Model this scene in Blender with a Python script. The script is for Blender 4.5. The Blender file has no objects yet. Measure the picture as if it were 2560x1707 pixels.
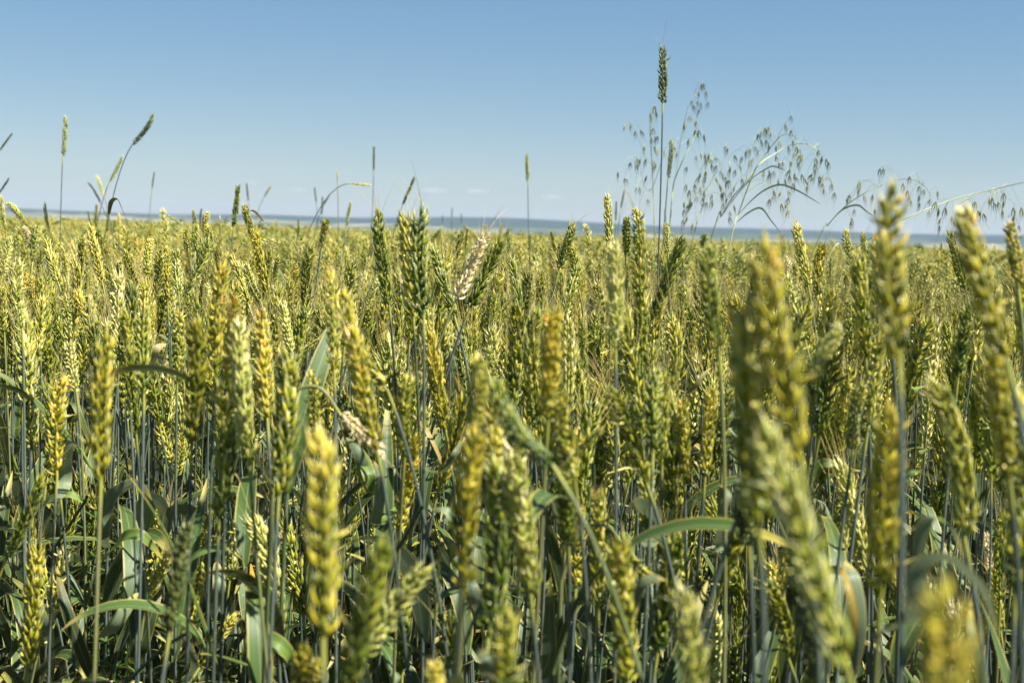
import bpy, math, random
import numpy as np
from mathutils import Vector, Matrix, Quaternion
R = math.radians
scene = bpy.context.scene
C = scene.collection

# ------------------------------------------------------------------ camera
EYE = Vector((0, 0, 0.95))
PITCH, ROLL, FPX = R(4.28), R(1.9), 2560 * 50 / 36.0
fwd = Vector((0, math.cos(PITCH), -math.sin(PITCH)))
r0 = Vector((1, 0, 0)); u0 = r0.cross(fwd)
right = (r0 * math.cos(ROLL) + u0 * math.sin(ROLL)).normalized()
upv = right.cross(fwd).normalized()
cam_d = bpy.data.cameras.new('camera'); cam = bpy.data.objects.new('camera', cam_d); C.objects.link(cam)
cam.matrix_world = Matrix(((right.x, upv.x, -fwd.x, EYE.x), (right.y, upv.y, -fwd.y, EYE.y),
                           (right.z, upv.z, -fwd.z, EYE.z), (0, 0, 0, 1)))
cam_d.lens = 50; cam_d.sensor_width = 36; cam_d.clip_start = 0.02; cam_d.clip_end = 40000
cam_d.dof.use_dof = True; cam_d.dof.focus_distance = 1.75; cam_d.dof.aperture_fstop = 10.0; cam_d.dof.aperture_blades = 7
scene.camera = cam
# ------------------------------------------------------------------ sky + sun
SUN_EL, SUN_AZ = R(52), R(108)          # azimuth measured clockwise from +Y (the view direction)
sd = Vector((math.sin(SUN_AZ) * math.cos(SUN_EL), math.cos(SUN_AZ) * math.cos(SUN_EL), math.sin(SUN_EL)))
world = bpy.data.worlds.new("World"); scene.world = world; world.use_nodes = True
wn = world.node_tree; wn.nodes.clear()
wo = wn.nodes.new('ShaderNodeOutputWorld'); bg = wn.nodes.new('ShaderNodeBackground')
sky = wn.nodes.new('ShaderNodeTexSky'); sky.sky_type = 'NISHITA'; sky.sun_disc = False
sky.sun_elevation = SUN_EL; sky.sun_rotation = SUN_AZ; sky.altitude = 500
sky.air_density = 0.9; sky.dust_density = 0.5; sky.ozone_density = 3.0
gm = wn.nodes.new('ShaderNodeGamma'); gm.inputs[1].default_value = 0.6; wn.links.new(sky.outputs[0], gm.inputs[0])
hs = wn.nodes.new('ShaderNodeHueSaturation'); hs.inputs['Saturation'].default_value = 1.58
wn.links.new(gm.outputs[0], hs.inputs['Color']); wn.links.new(hs.outputs[0], bg.inputs[0])
bg.inputs[1].default_value = 0.090; wn.links.new(bg.outputs[0], wo.inputs[0])
sl = bpy.data.lights.new('sun', 'SUN'); sun = bpy.data.objects.new('sun', sl); C.objects.link(sun)
sl.energy = 5.0; sl.angle = R(0.53); sl.color = (1.0, 0.955, 0.87)
sun.rotation_euler = sd.to_track_quat('Z', 'Y').to_euler()
scene.view_settings.view_transform = 'Standard'; scene.view_settings.look = 'None'
scene.view_settings.exposure = 1.28; scene.view_settings.gamma = 1
cy = scene.cycles
cy.max_bounces = 6; cy.diffuse_bounces = 2; cy.glossy_bounces = 2; cy.transmission_bounces = 4
cy.volume_bounces = 0; cy.transparent_max_bounces = 8; cy.use_denoising = True
cy.sample_clamp_indirect = 4.0

# ------------------------------------------------------------------ materials
def newmat(name):
    m = bpy.data.materials.new(name); m.use_nodes = True; nt = m.node_tree; nt.nodes.clear()
    return m, nt, nt.nodes.new('ShaderNodeOutputMaterial')
def N(nt, t, **kw):
    n = nt.nodes.new(t)
    for k, v in kw.items(): setattr(n, k, v)
    return n
def math_(nt, op, a, b=None, c=None, clamp=False):
    n = N(nt, 'ShaderNodeMath', operation=op); n.use_clamp = clamp
    for i, x in enumerate((a, b, c)):
        if x is None: continue
        if isinstance(x, (int, float)): n.inputs[i].default_value = x
        else: nt.links.new(x, n.inputs[i])
    return n.outputs[0]
def mixc(nt, f, a, b):
    n = N(nt, 'ShaderNodeMix', data_type='RGBA')
    for i, x in ((0, f), (6, a), (7, b)):
        if isinstance(x, (int, float)): n.inputs[i].default_value = x
        elif isinstance(x, tuple): n.inputs[i].default_value = (*x, 1)
        else: nt.links.new(x, n.inputs[i])
    return n.outputs[2]
def ramp(nt, fac, stops):
    n = N(nt, 'ShaderNodeValToRGB'); e = n.color_ramp.elements
    e[0].position = stops[0][0]; e[0].color = (*stops[0][1], 1)
    e[1].position = stops[-1][0]; e[1].color = (*stops[-1][1], 1)
    for p, c in stops[1:-1]:
        k = e.new(p); k.color = (*c, 1)
    nt.links.new(fac, n.inputs[0]); return n.outputs[0]
def sstep(nt, x, a, b):
    n = N(nt, 'ShaderNodeMapRange', interpolation_type='SMOOTHSTEP')
    nt.links.new(x, n.inputs[0]); n.inputs[1].default_value = a; n.inputs[2].default_value = b
    return n.outputs[0]
def attr(nt):
    a = N(nt, 'ShaderNodeAttribute', attribute_name='col'); s = N(nt, 'ShaderNodeSeparateColor')
    nt.links.new(a.outputs['Color'], s.inputs[0])
    return s.outputs[0], s.outputs[1], s.outputs[2], a.outputs['Alpha']
def noise(nt, scale, detail=2, vec=None, stretch=None):
    n = N(nt, 'ShaderNodeTexNoise'); n.inputs['Scale'].default_value = scale; n.inputs['Detail'].default_value = detail
    tc = N(nt, 'ShaderNodeTexCoord'); src = tc.outputs['Object']
    if stretch:
        mp = N(nt, 'ShaderNodeMapping'); mp.inputs['Scale'].default_value = stretch
        nt.links.new(src, mp.inputs[0]); src = mp.outputs[0]
    nt.links.new(src, n.inputs['Vector']); return n.outputs[0]
def finish(nt, out, col, rough, spec, trans, tcol=None, bump=None):
    p = N(nt, 'ShaderNodeBsdfPrincipled'); nt.links.new(col, p.inputs['Base Color'])
    if isinstance(rough, float): p.inputs['Roughness'].default_value = rough
    else: nt.links.new(rough, p.inputs['Roughness'])
    p.inputs['Specular IOR Level'].default_value = spec
    if bump is not None:
        b = N(nt, 'ShaderNodeBump'); b.inputs['Strength'].default_value = bump[1]; b.inputs['Distance'].default_value = bump[2]
        nt.links.new(bump[0], b.inputs['Height']); nt.links.new(b.outputs[0], p.inputs['Normal'])
    if trans > 0:
        t = N(nt, 'ShaderNodeBsdfTranslucent'); nt.links.new(tcol or col, t.inputs[0])
        mx = N(nt, 'ShaderNodeMixShader'); mx.inputs[0].default_value = trans
        nt.links.new(p.outputs[0], mx.inputs[1]); nt.links.new(t.outputs[0], mx.inputs[2])
        nt.links.new(mx.outputs[0], out.inputs[0])
    else: nt.links.new(p.outputs[0], out.inputs[0])

EARC = {
 'green':  [(0, (0.024, 0.050, 0.004)), (.34, (0.10, 0.145, 0.010)), (.62, (0.31, 0.325, 0.024)), (.88, (0.58, 0.52, 0.095)), (1, (0.62, 0.45, 0.05))],
 'yellow': [(0, (0.036, 0.062, 0.005)), (.28, (0.15, 0.182, 0.012)), (.56, (0.46, 0.425, 0.032)), (.85, (0.74, 0.63, 0.14)), (1, (0.74, 0.44, 0.04))],
 'gold':   [(0, (0.040, 0.060, 0.005)), (.26, (0.18, 0.195, 0.012)), (.54, (0.51, 0.435, 0.028)), (.82, (0.74, 0.56, 0.08)), (1, (0.74, 0.33, 0.015))],
 'pale':   [(0, (0.12, 0.16, 0.025)), (.33, (0.34, 0.37, 0.055)), (.68, (0.70, 0.64, 0.18)), (1, (0.88, 0.80, 0.42))],
 'straw':  [(0, (0.60, 0.44, 0.18)), (.4, (0.88, 0.72, 0.38)), (1, (0.94, 0.83, 0.54))],
 'dark':   [(0, (0.03, 0.05, 0.014)), (.5, (0.08, 0.105, 0.02)), (1, (0.20, 0.20, 0.05))],
}
def ear_mat(kind):
    m, nt, out = newmat('ear_' + kind)
    r, g, b, a = attr(nt)
    oi = N(nt, 'ShaderNodeObjectInfo')
    v = math_(nt, 'MULTIPLY_ADD', r, 0.62, math_(nt, 'MULTIPLY', oi.outputs['Random'], 0.16))
    v = math_(nt, 'MULTIPLY_ADD', a, 0.16, v)
    n0 = noise(nt, 38, 2); v = math_(nt, 'MULTIPLY_ADD', n0, 0.50, math_(nt, 'SUBTRACT', v, 0.25)); v = math_(nt, 'MULTIPLY_ADD', math_(nt, 'SUBTRACT', b, .45), .16, v)
    ns = noise(nt, 260, 2); v = math_(nt, 'MULTIPLY_ADD', ns, 0.34, math_(nt, 'SUBTRACT', v, 0.16), clamp=True)
    col = ramp(nt, v, EARC[kind])
    # dry papery glume edges and tips, paled further as painted-in sun glints
    tipc = {'green': (0.76, 0.74, 0.34), 'yellow': (0.88, 0.82, 0.42), 'gold': (0.88, 0.75, 0.34), 'pale': (0.88, 0.82, 0.50),
            'straw': (0.88, 0.80, 0.66), 'dark': (0.18, 0.20, 0.08)}[kind]
    tf = math_(nt, 'MULTIPLY', sstep(nt, g, .62, 1.0), math_(nt, 'MULTIPLY_ADD', r, .6, .25))
    col = mixc(nt, tf, col, tipc)
    st = noise(nt, 900, 1, stretch=(1, 1, .12))
    hv = N(nt, 'ShaderNodeHueSaturation'); nt.links.new(col, hv.inputs['Color'])
    nt.links.new(math_(nt, 'MULTIPLY_ADD', st, .5, .75), hv.inputs['Value'])
    finish(nt, out, hv.outputs[0], 0.38, 0.5, 0.07, bump=(st, .5, .0008))
    return m
EM = {k: ear_mat(k) for k in EARC}
def stem_mat(name, c0, c1, neck):
    m, nt, out = newmat(name); r, g, b, a = attr(nt); oi = N(nt, 'ShaderNodeObjectInfo')
    f = math_(nt, 'MULTIPLY_ADD', oi.outputs['Random'], .5, math_(nt, 'MULTIPLY', a, .5))
    col = mixc(nt, f, c0, c1)
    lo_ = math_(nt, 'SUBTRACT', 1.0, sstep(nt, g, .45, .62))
    col = mixc(nt, math_(nt, 'MULTIPLY', lo_, .75), col, (0.030, 0.058, 0.026))  # green lower sheath, darkened further: shade between the stems painted into the colour
    col = mixc(nt, math_(nt, 'MULTIPLY', sstep(nt, g, .955, .985), .8), col, neck)
    col = mixc(nt, sstep(nt, b, .4, .9), col, (0.06, 0.075, 0.03))
    ns = noise(nt, 140, 3, stretch=(3, 3, .3))
    col = mixc(nt, math_(nt, 'MULTIPLY', sstep(nt, ns, .5, .75), .45), col, (0.22, 0.24, 0.13))
    finish(nt, out, col, 0.45, 0.4, 0.0); return m
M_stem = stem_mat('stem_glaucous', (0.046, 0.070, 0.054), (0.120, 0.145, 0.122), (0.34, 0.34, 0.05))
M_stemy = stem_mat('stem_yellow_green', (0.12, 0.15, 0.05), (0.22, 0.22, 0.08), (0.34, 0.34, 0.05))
def leaf_mat(name, top, under, dry, edge=1.0):
    m, nt, out = newmat(name); r, g, b, a = attr(nt); oi = N(nt, 'ShaderNodeObjectInfo')
    geo = N(nt, 'ShaderNodeNewGeometry')
    n1 = noise(nt, 30, 3)
    col = mixc(nt, geo.outputs['Backfacing'], top, under)
    hv = N(nt, 'ShaderNodeHueSaturation'); nt.links.new(col, hv.inputs['Color'])
    nt.links.new(math_(nt, 'MULTIPLY_ADD', oi.outputs['Random'], .5, math_(nt, 'MULTIPLY_ADD', n1, .5, .55)), hv.inputs['Value'])
    col = hv.outputs[0]
    vein = N(nt, 'ShaderNodeTexWave', wave_type='BANDS'); vein.inputs['Scale'].default_value = 4.0
    cb = N(nt, 'ShaderNodeCombineXYZ'); nt.links.new(r, cb.inputs[0]); nt.links.new(cb.outputs[0], vein.inputs['Vector'])
    col = mixc(nt, math_(nt, 'MULTIPLY', vein.outputs[1], .22), col, (0.26, 0.30, 0.16))
    ed = math_(nt, 'ABSOLUTE', math_(nt, 'SUBTRACT', r, .5))
    mid = sstep(nt, math_(nt, 'SUBTRACT', .06, ed), .02, .05)
    col = mixc(nt, math_(nt, 'MULTIPLY', mid, .5), col, (0.33, 0.36, 0.18))
    e2 = math_(nt, 'MULTIPLY', sstep(nt, ed, .40, .49), edge * .8)
    t2 = sstep(nt, math_(nt, 'ADD', g, math_(nt, 'MULTIPLY', n1, .45)), .98, 1.22)
    col = mixc(nt, math_(nt, 'MAXIMUM', e2, t2), col, dry)
    n2 = noise(nt, 220, 2, stretch=(1, 1, .5)); sp = sstep(nt, n2, .70, .76)
    col = mixc(nt, math_(nt, 'MULTIPLY', sp, .6), col, (0.55, 0.52, 0.32))
    finish(nt, out, col, 0.45, 0.45, 0.25, bump=(vein.outputs[1], .3, .0004)); return m
M_leaf = leaf_mat('leaf_glaucous', (0.068, 0.104, 0.060), (0.040, 0.090, 0.008), (0.50, 0.42, 0.12))
M_leafb = leaf_mat('leaf_broad', (0.165, 0.215, 0.120), (0.12, 0.21, 0.020), (0.50, 0.42, 0.12))
M_leaf2 = leaf_mat('leaf_fresh', (0.030, 0.055, 0.013), (0.034, 0.076, 0.005), (0.45, 0.36, 0.06))
M_leafdry = leaf_mat('leaf_dry', (0.36, 0.29, 0.12), (0.42, 0.30, 0.08), (0.50, 0.40, 0.18))
M_leaforange = leaf_mat('leaf_orange', (0.50, 0.34, 0.04), (0.55, 0.36, 0.02), (0.60, 0.30, 0.02))
def simple(name, c, rough=.5, trans=.0, spec=.3, var=.3):
    m, nt, out = newmat(name); oi = N(nt, 'ShaderNodeObjectInfo'); rg = N(nt, 'ShaderNodeRGB'); rg.outputs[0].default_value = (*c, 1)
    hv = N(nt, 'ShaderNodeHueSaturation'); nt.links.new(rg.outputs[0], hv.inputs['Color'])
    ns = noise(nt, 120, 2)
    nt.links.new(math_(nt, 'ADD', math_(nt, 'MULTIPLY_ADD', oi.outputs['Random'], var, 1 - var * .75), math_(nt, 'MULTIPLY', ns, var * .6)), hv.inputs['Value'])
    finish(nt, out, hv.outputs[0], rough, spec, trans); return m
M_awn = simple('awn_straw', (0.50, 0.40, 0.13), .5, .2)
M_awnstraw = simple('awn_pale', (0.75, 0.62, 0.38), .5, .2)
M_oatst = simple('oat_stem', (0.26, 0.31, 0.10), .5)
M_oatdry = simple('oat_stem_pale', (0.48, 0.48, 0.22), .5)
M_oatsp = simple('oat_spikelet', (0.095, 0.11, 0.035), .55, .10, var=.9)
M_weed = simple('weed_leaf', (0.07, 0.13, 0.025), .5, .3)
M_shrub = simple('shrub_leaf', (0.035, 0.06, 0.02), .6, .2)
M_bark = simple('bark', (0.10, 0.08, 0.06), .8)

# ------------------------------------------------------------------ raw geometry (all quads, numpy)
class Raw:
    def __init__(s): s.V = []; s.F = []; s.M = []; s.K = []; s.n = 0
    def grid(s, P, closed, mat, col):
        """P (r,s,3) ; col (r,s,4) or (4,)"""
        r, q = P.shape[:2]; idx = np.arange(r * q).reshape(r, q) + s.n
        if closed:
            a = idx[:-1]; b = idx[1:]; f = np.stack([a, np.roll(a, -1, 1), np.roll(b, -1, 1), b], -1).reshape(-1, 4)
        else:
            f = np.stack([idx[:-1, :-1], idx[:-1, 1:], idx[1:, 1:], idx[1:, :-1]], -1).reshape(-1, 4)
        s.V.append(P.reshape(-1, 3)); s.F.append(f); s.M.append(np.full(len(f), mat))
        k = np.empty((r, q, 4)); k[...] = col; s.K.append(k.reshape(-1, 4)); s.n += r * q
    def pack(s):
        s.V = [np.concatenate(s.V)]; s.F = [np.concatenate(s.F)]; s.M = [np.concatenate(s.M)]; s.K = [np.concatenate(s.K)]; return s
    def add(s, o, mat4=None, matmap=None, plant=None):
        o.pack(); V = o.V[0]
        if mat4 is not None:
            A = np.array(mat4); V = V @ A[:3, :3].T + A[:3, 3]
        s.V.append(V); s.F.append(o.F[0] + s.n); M = o.M[0]
        if matmap is not None: M = np.array(matmap)[M]
        s.M.append(M); K = o.K[0]
        if plant is not None: K = K.copy(); K[:, 3] = plant
        s.K.append(K); s.n += len(V)
def mesh_of(raw, name, mats, smooth=True):
    raw.pack(); V, F, M, K = raw.V[0], raw.F[0], raw.M[0], raw.K[0]
    me = bpy.data.meshes.new(name); me.vertices.add(len(V)); me.vertices.foreach_set('co', V.astype(np.float32).ravel())
    me.loops.add(len(F) * 4); me.loops.foreach_set('vertex_index', F.astype(np.int32).ravel())
    me.polygons.add(len(F)); me.polygons.foreach_set('loop_start', np.arange(0, len(F) * 4, 4, dtype=np.int32))
    me.polygons.foreach_set('loop_total', np.full(len(F), 4, dtype=np.int32))
    me.polygons.foreach_set('material_index', M.astype(np.int32))
    me.polygons.foreach_set('use_smooth', np.full(len(F), smooth))
    a = me.attributes.new('col', 'FLOAT_COLOR', 'POINT'); a.data.foreach_set('color', K.astype(np.float32).ravel())
    for m in mats: me.materials.append(m)
    me.update(); return me
def unit(v): return v / (np.linalg.norm(v) + 1e-12)
def tube(raw, P, rad, segs, mat, colf):
    P = np.asarray(P, float); n = len(P); T = np.gradient(P, axis=0); T /= np.linalg.norm(T, axis=1)[:, None] + 1e-12
    u = unit(np.cross(T[0], (0.3, 1, 0.2))); rad = np.broadcast_to(rad, (n,)); out = np.empty((n, segs, 3))
    ang = np.arange(segs) * 2 * math.pi / segs
    for i in range(n):
        u = unit(u - T[i] * np.dot(u, T[i])); w = np.cross(T[i], u)
        out[i] = P[i] + rad[i] * (np.cos(ang)[:, None] * u + np.sin(ang)[:, None] * w)
    raw.grid(out, True, mat, colf)
PT = np.array([0, .08, .22, .38, .56, .74, .92, 1.30]); PR = np.array([.32, .74, 1, 1.0, .80, .47, .15, .02])
PT2 = np.array([0, .3, .7, 1.1]); PR2 = np.array([.35, 1, .75, .03])
def floret(raw, base, axis, outw, L, w, segs, r, plant, lod, hf=.45):
    t, pr = (PT, PR) if lod == 0 else (PT2, PR2)
    u = unit(outw - axis * np.dot(outw, axis)); v = np.cross(axis, u)
    ang = np.arange(segs) * 2 * math.pi / segs
    cu = np.cos(ang); cv = np.sin(ang)
    cu = np.where(cu > 0, cu * 1.12, cu * .6)                       # boat-shaped, keeled on the outside
    cen = base + axis * (L * t)[:, None] + u * (0.11 * L * np.sin(np.pi * np.clip(t, 0, 1)))[:, None]
    P = cen[:, None, :] + (w * pr)[:, None, None] * (cu[:, None] * u * .72 + cv[:, None] * v)[None]
    col = np.empty((len(t), segs, 4)); col[..., 0] = r; col[..., 1] = np.clip(t, 0, 1)[:, None]; col[..., 2] = hf; col[..., 3] = plant
    raw.grid(P, True, 0, col)
def ear_raw(seed, lod=0, bend=0.0, awns=True, scruff=0.04, fat=1.0, nodes=None):
    """an ear 90 mm from base to tip chord along +Z"""
    rg = random.Random(seed); raw = Raw(); L = .09; n = nodes or (20 if lod == 0 else 15); segs = 7 if lod == 0 else 4
    plant = rg.random(); k = 1.0 if lod == 0 else 1.15
    zs = np.linspace(0, L * .95, 8); tube(raw, np.stack([0 * zs, 0 * zs, zs], 1), np.linspace(.0012, .0007, 8), 4, 0, (.35, .2, 0, plant))
    for i in range(n + 1):
        f = i / n; s = 1 if i % 2 else -1; z = .001 + f * (L - .0105)
        sz = (0.70 + .30 * math.sin(math.pi * min(1, (i + 2.2) / (n + 3.0))) ** .6) * rg.uniform(.92, 1.07) * fat
        if i == n: s = 0.001
        parts = [(-.0027, -.34, .17, .0104, .0016), (.0027, .36, .18, .0104, .0016), (-.0013, -.15, .34, .0126, .00175),
                 (.0014, .18, .28, .0122, .00175), (0, .0, .50, .0108, .0014)]
        if lod: parts = [(-.0022, -.38, .26, .0112, .0018), (.0022, .36, .26, .0112, .0018), (0, 0, .46, .0108, .0017)]
        spread = rg.uniform(.72, 1.35)
        for (y, fan, o, ln, w) in parts:
            if lod == 0 and i < 2 and y == 0: continue
            fan = fan * spread + rg.gauss(0, .10); o = o * spread + rg.gauss(0, .08)
            if rg.random() < scruff: o += rg.uniform(.3, .9); fan += rg.uniform(-.5, .5)
            ax = unit(np.array([s * math.sin(o), math.sin(fan), math.cos(o) * math.cos(fan)]))
            outw = unit(np.array([s * 1.0, fan * 1.6, 0.0]) + 1e-4)
            b0 = np.array([s * .0010, y, z + (0 if abs(y) > .002 else .0008 if y < 0 else .0021 if y > 0 else .0032) + rg.uniform(-.0005, .0005)]); LL = ln * sz * rg.uniform(.84, 1.12) * (1.0 if lod == 0 else 1.1)
            fr = min(1, max(0, rg.gauss(.46, .26)))
            floret(raw, b0, ax, outw, LL, w * sz * k, segs, fr, plant, lod, f)
            if awns and y != 0 and (f > .62 and rg.random() < (.50 if lod == 0 else .22)):
                al = rg.uniform(.010, .045) * (1 if lod == 0 else .8); p0 = b0 + ax * LL * 1.05
                d2 = unit(ax * .6 + np.array([rg.gauss(0, .12), rg.gauss(0, .12), .9]))
                P = np.array([p0, p0 + (ax + d2) * al * .25, p0 + ax * al * .25 + d2 * al * .75])
                tube(raw, P, np.array([.00026, .0002, .00006]), 3, 1, (.9, .9, 0, plant))
    raw.pack(); V = raw.V[0]
    z = np.clip(V[:, 2], -.01, .2) / L; B = bend
    zz = np.linspace(-.2, 2.3, 400); th = B * np.clip(zz, 0, None) ** 1.4; th = np.clip(th, 0, abs(B) * 1.4)
    cx = np.cumsum(np.sin(th)) * (zz[1] - zz[0]) * L; cz = np.cumsum(np.cos(th)) * (zz[1] - zz[0]) * L
    i0 = np.searchsorted(zz, 0); cx -= cx[i0]; cz -= cz[i0]
    T = np.interp(z, zz, th); X = np.interp(z, zz, cx) + V[:, 0] * np.cos(T); Z = np.interp(z, zz, cz) - V[:, 0] * np.sin(T)
    tx, tz = np.interp(1, zz, cx), np.interp(1, zz, cz); a = math.atan2(tx, tz); sc = L / math.hypot(tx, tz)
    ca, sa = math.cos(a), math.sin(a)
    raw.V[0] = np.stack([(X * ca - Z * sa) * sc, V[:, 1] * sc, (X * sa + Z * ca) * sc], 1)
    return raw
def stem_pts(G, P, d, k=.32, n=26):
    G, P, d = (np.array(x, float) for x in (G, P, d)); h = max(.25, P[2] - G[2])
    t = np.linspace(0, 1, n)[:, None]; m0 = np.array([0, 0, h * .9]); m1 = d * k * 1.6
    return (2 * t**3 - 3 * t**2 + 1) * G + (t**3 - 2 * t**2 + t) * m0 + (-2 * t**3 + 3 * t**2) * P + (t**3 - t**2) * m1
def stem_raw(pts, r0=.0021, r1=.00125, segs=6, seed=0):
    rg = random.Random(seed); n = len(pts); t = np.linspace(0, 1, n); rad = r0 + (r1 - r0) * np.clip((t - .35) / .4, 0, 1)
    col = np.zeros((n, segs, 4)); col[..., 0] = rg.random(); col[..., 1] = t[:, None]; col[..., 3] = rg.random()
    j = int(n * rg.uniform(.48, .6)); col[j, :, 2] = 1; rad = rad.copy(); rad[j] *= 1.25
    raw = Raw(); tube(raw, pts, rad, segs, 0, col); return raw
def leaf_raw(P, width, side=None, twist=0.0, vee=.22, mat=0, cols=5, blunt=False):
    P = np.asarray(P, float); n = len(P); T = np.gradient(P, axis=0); T /= np.linalg.norm(T, axis=1)[:, None] + 1e-9
    t = np.linspace(0, 1, n); wp = np.minimum(1, .45 + t * 2.6) * np.clip(1 - t ** (6 if blunt else 2.4), 0, 1) ** .8 * width + .0003
    s = np.array(side if side is not None else (0, 1, 0), float); x = np.linspace(-1, 1, cols); out = np.empty((n, cols, 3))
    for i in range(n):
        s = unit(s - T[i] * np.dot(s, T[i])); nr = np.cross(T[i], s); a = twist * t[i]
        s2 = s * math.cos(a) + nr * math.sin(a); n2 = np.cross(T[i], s2)
        out[i] = P[i] + .5 * wp[i] * (x[:, None] * s2 + (np.abs(x) * vee)[:, None] * n2)
    col = np.zeros((n, cols, 4)); col[..., 0] = (x * .5 + .5)[None]; col[..., 1] = t[:, None]; col[..., 3] = .5
    raw = Raw(); raw.grid(out, False, mat, col); return raw
def arch(rg, L=None, th0=None, th1=None, n=14):
    L = L or rg.uniform(.12, .23); th0 = R(rg.uniform(8, 30)) if th0 is None else th0
    th1 = R(rg.choice([rg.uniform(35, 80), rg.uniform(90, 165)])) if th1 is None else th1; p = rg.uniform(.8, 2.2)
    t = np.linspace(0, 1, n); th = th0 + (th1 - th0) * t ** p; st = L / (n - 1)
    x = np.concatenate([[0], np.cumsum(np.sin(th[:-1]) * st)]); z = np.concatenate([[0], np.cumsum(np.cos(th[:-1]) * st)])
    return np.stack([x, np.sin(t * 2) * rg.uniform(-.01, .01), z], 1)
def smooth_curve(P, n=20):
    P = [np.array(p, float) for p in P]; P = [2 * P[0] - P[1]] + P + [2 * P[-1] - P[-2]]; out = []
    m = len(P) - 3
    for k in np.linspace(0, m - 1e-6, n):
        i = int(k); t = k - i; a, b, c, d = P[i:i + 4]
        out.append(.5 * ((2 * b) + (-a + c) * t + (2 * a - 5 * b + 4 * c - d) * t * t + (-a + 3 * b - 3 * c + d) * t**3))
    return np.array(out)

# ------------------------------------------------------------------ objects
def tag(o, label=None, cat=None, group=None, kind=None):
    for k, v in (('label', label), ('category', cat), ('group', group), ('kind', kind)):
        if v: o[k] = v
    return o
def link(name, me, parent=None, loc=None, rot=None, mat=None):
    o = bpy.data.objects.new(name, me); C.objects.link(o)
    if parent is not None: o.parent = parent
    if loc is not None: o.location = loc
    if rot is not None: o.rotation_mode = 'QUATERNION'; o.rotation_quaternion = rot
    if mat is not None:
        o.material_slots[0].link = 'OBJECT'; o.material_slots[0].material = mat
    return o
def empty(name, loc):
    o = bpy.data.objects.new(name, None); o.empty_display_size = .02; C.objects.link(o); o.location = loc; return o

rng = random.Random(11)
EARS = {'n': [], 'curve': [], 'scruff': []}
for i in range(12): EARS['n'].append(mesh_of(ear_raw(100 + i, bend=rng.uniform(0, .30), awns=False, scruff=.03, fat=rng.uniform(.93, 1.1)), 'ear', [EM['yellow'], M_awn]))
for i in range(5): EARS['curve'].append(mesh_of(ear_raw(200 + i, bend=rng.uniform(.5, 1.0), awns=False, scruff=.04), 'ear', [EM['yellow'], M_awn]))
for i in range(4): EARS['scruff'].append(mesh_of(ear_raw(300 + i, bend=rng.uniform(.1, .4), awns=False, scruff=.22), 'ear', [EM['yellow'], M_awn]))
def awn_mesh(i):
    rg = random.Random(500 + i); L = rg.uniform(.02, .055); raw = Raw(); a = rg.uniform(.05, .25)
    t = np.linspace(0, 1, 5)[:, None]; P = np.concatenate([np.sin(a * t * 2) * t * L * .7, t * 0, t * L], 1)
    tube(raw, P, np.array([.00026, .00022, .00018, .00012, .00005]), 3, 0, (.9, .9, 0, .5)); return mesh_of(raw, 'awn', [M_awn])
AWNS = [awn_mesh(i) for i in range(6)]
LEAVES = []
for i in range(12):
    rg = random.Random(700 + i)
    LEAVES.append(mesh_of(leaf_raw(arch(rg), rg.uniform(.014, .022), twist=rg.uniform(-1.2, 1.2)), 'leaf', [M_leaf]))

def S(crop, x, y):
    if crop == 'Z': return x * 1.08844, y * 1.08844
    if crop == 'L': return x * .22321, 650 + y * .22321
    x0, y0, k = {'A': (0, 250, .36565), 'B': (850, 350, .36565), 'C': (1500, 80, .36565), 'D': (1700, 350, .36565), 'F': (0, 850, .36565),
              'G': (0, 1137, .36565), 'H': (850, 1137, .36565), 'I': (1700, 1137, .36565), 'J': (850, 650, .36565), 'K': (1700, 650, .36565),
              'M': (0, 560, .27234), 'N': (560, 560, .27234)}[crop]
    return x0 + x * k, y0 + y * k
def P3(px, py, d): return EYE + right * ((px - 1280) / FPX * d) + upv * ((853.5 - py) / FPX * d) + fwd * d
def project(v):
    w = Vector(v) - EYE; z = w.dot(fwd); return 1280 + w.dot(right) / z * FPX, 853.5 - w.dot(upv) / z * FPX, z

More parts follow.
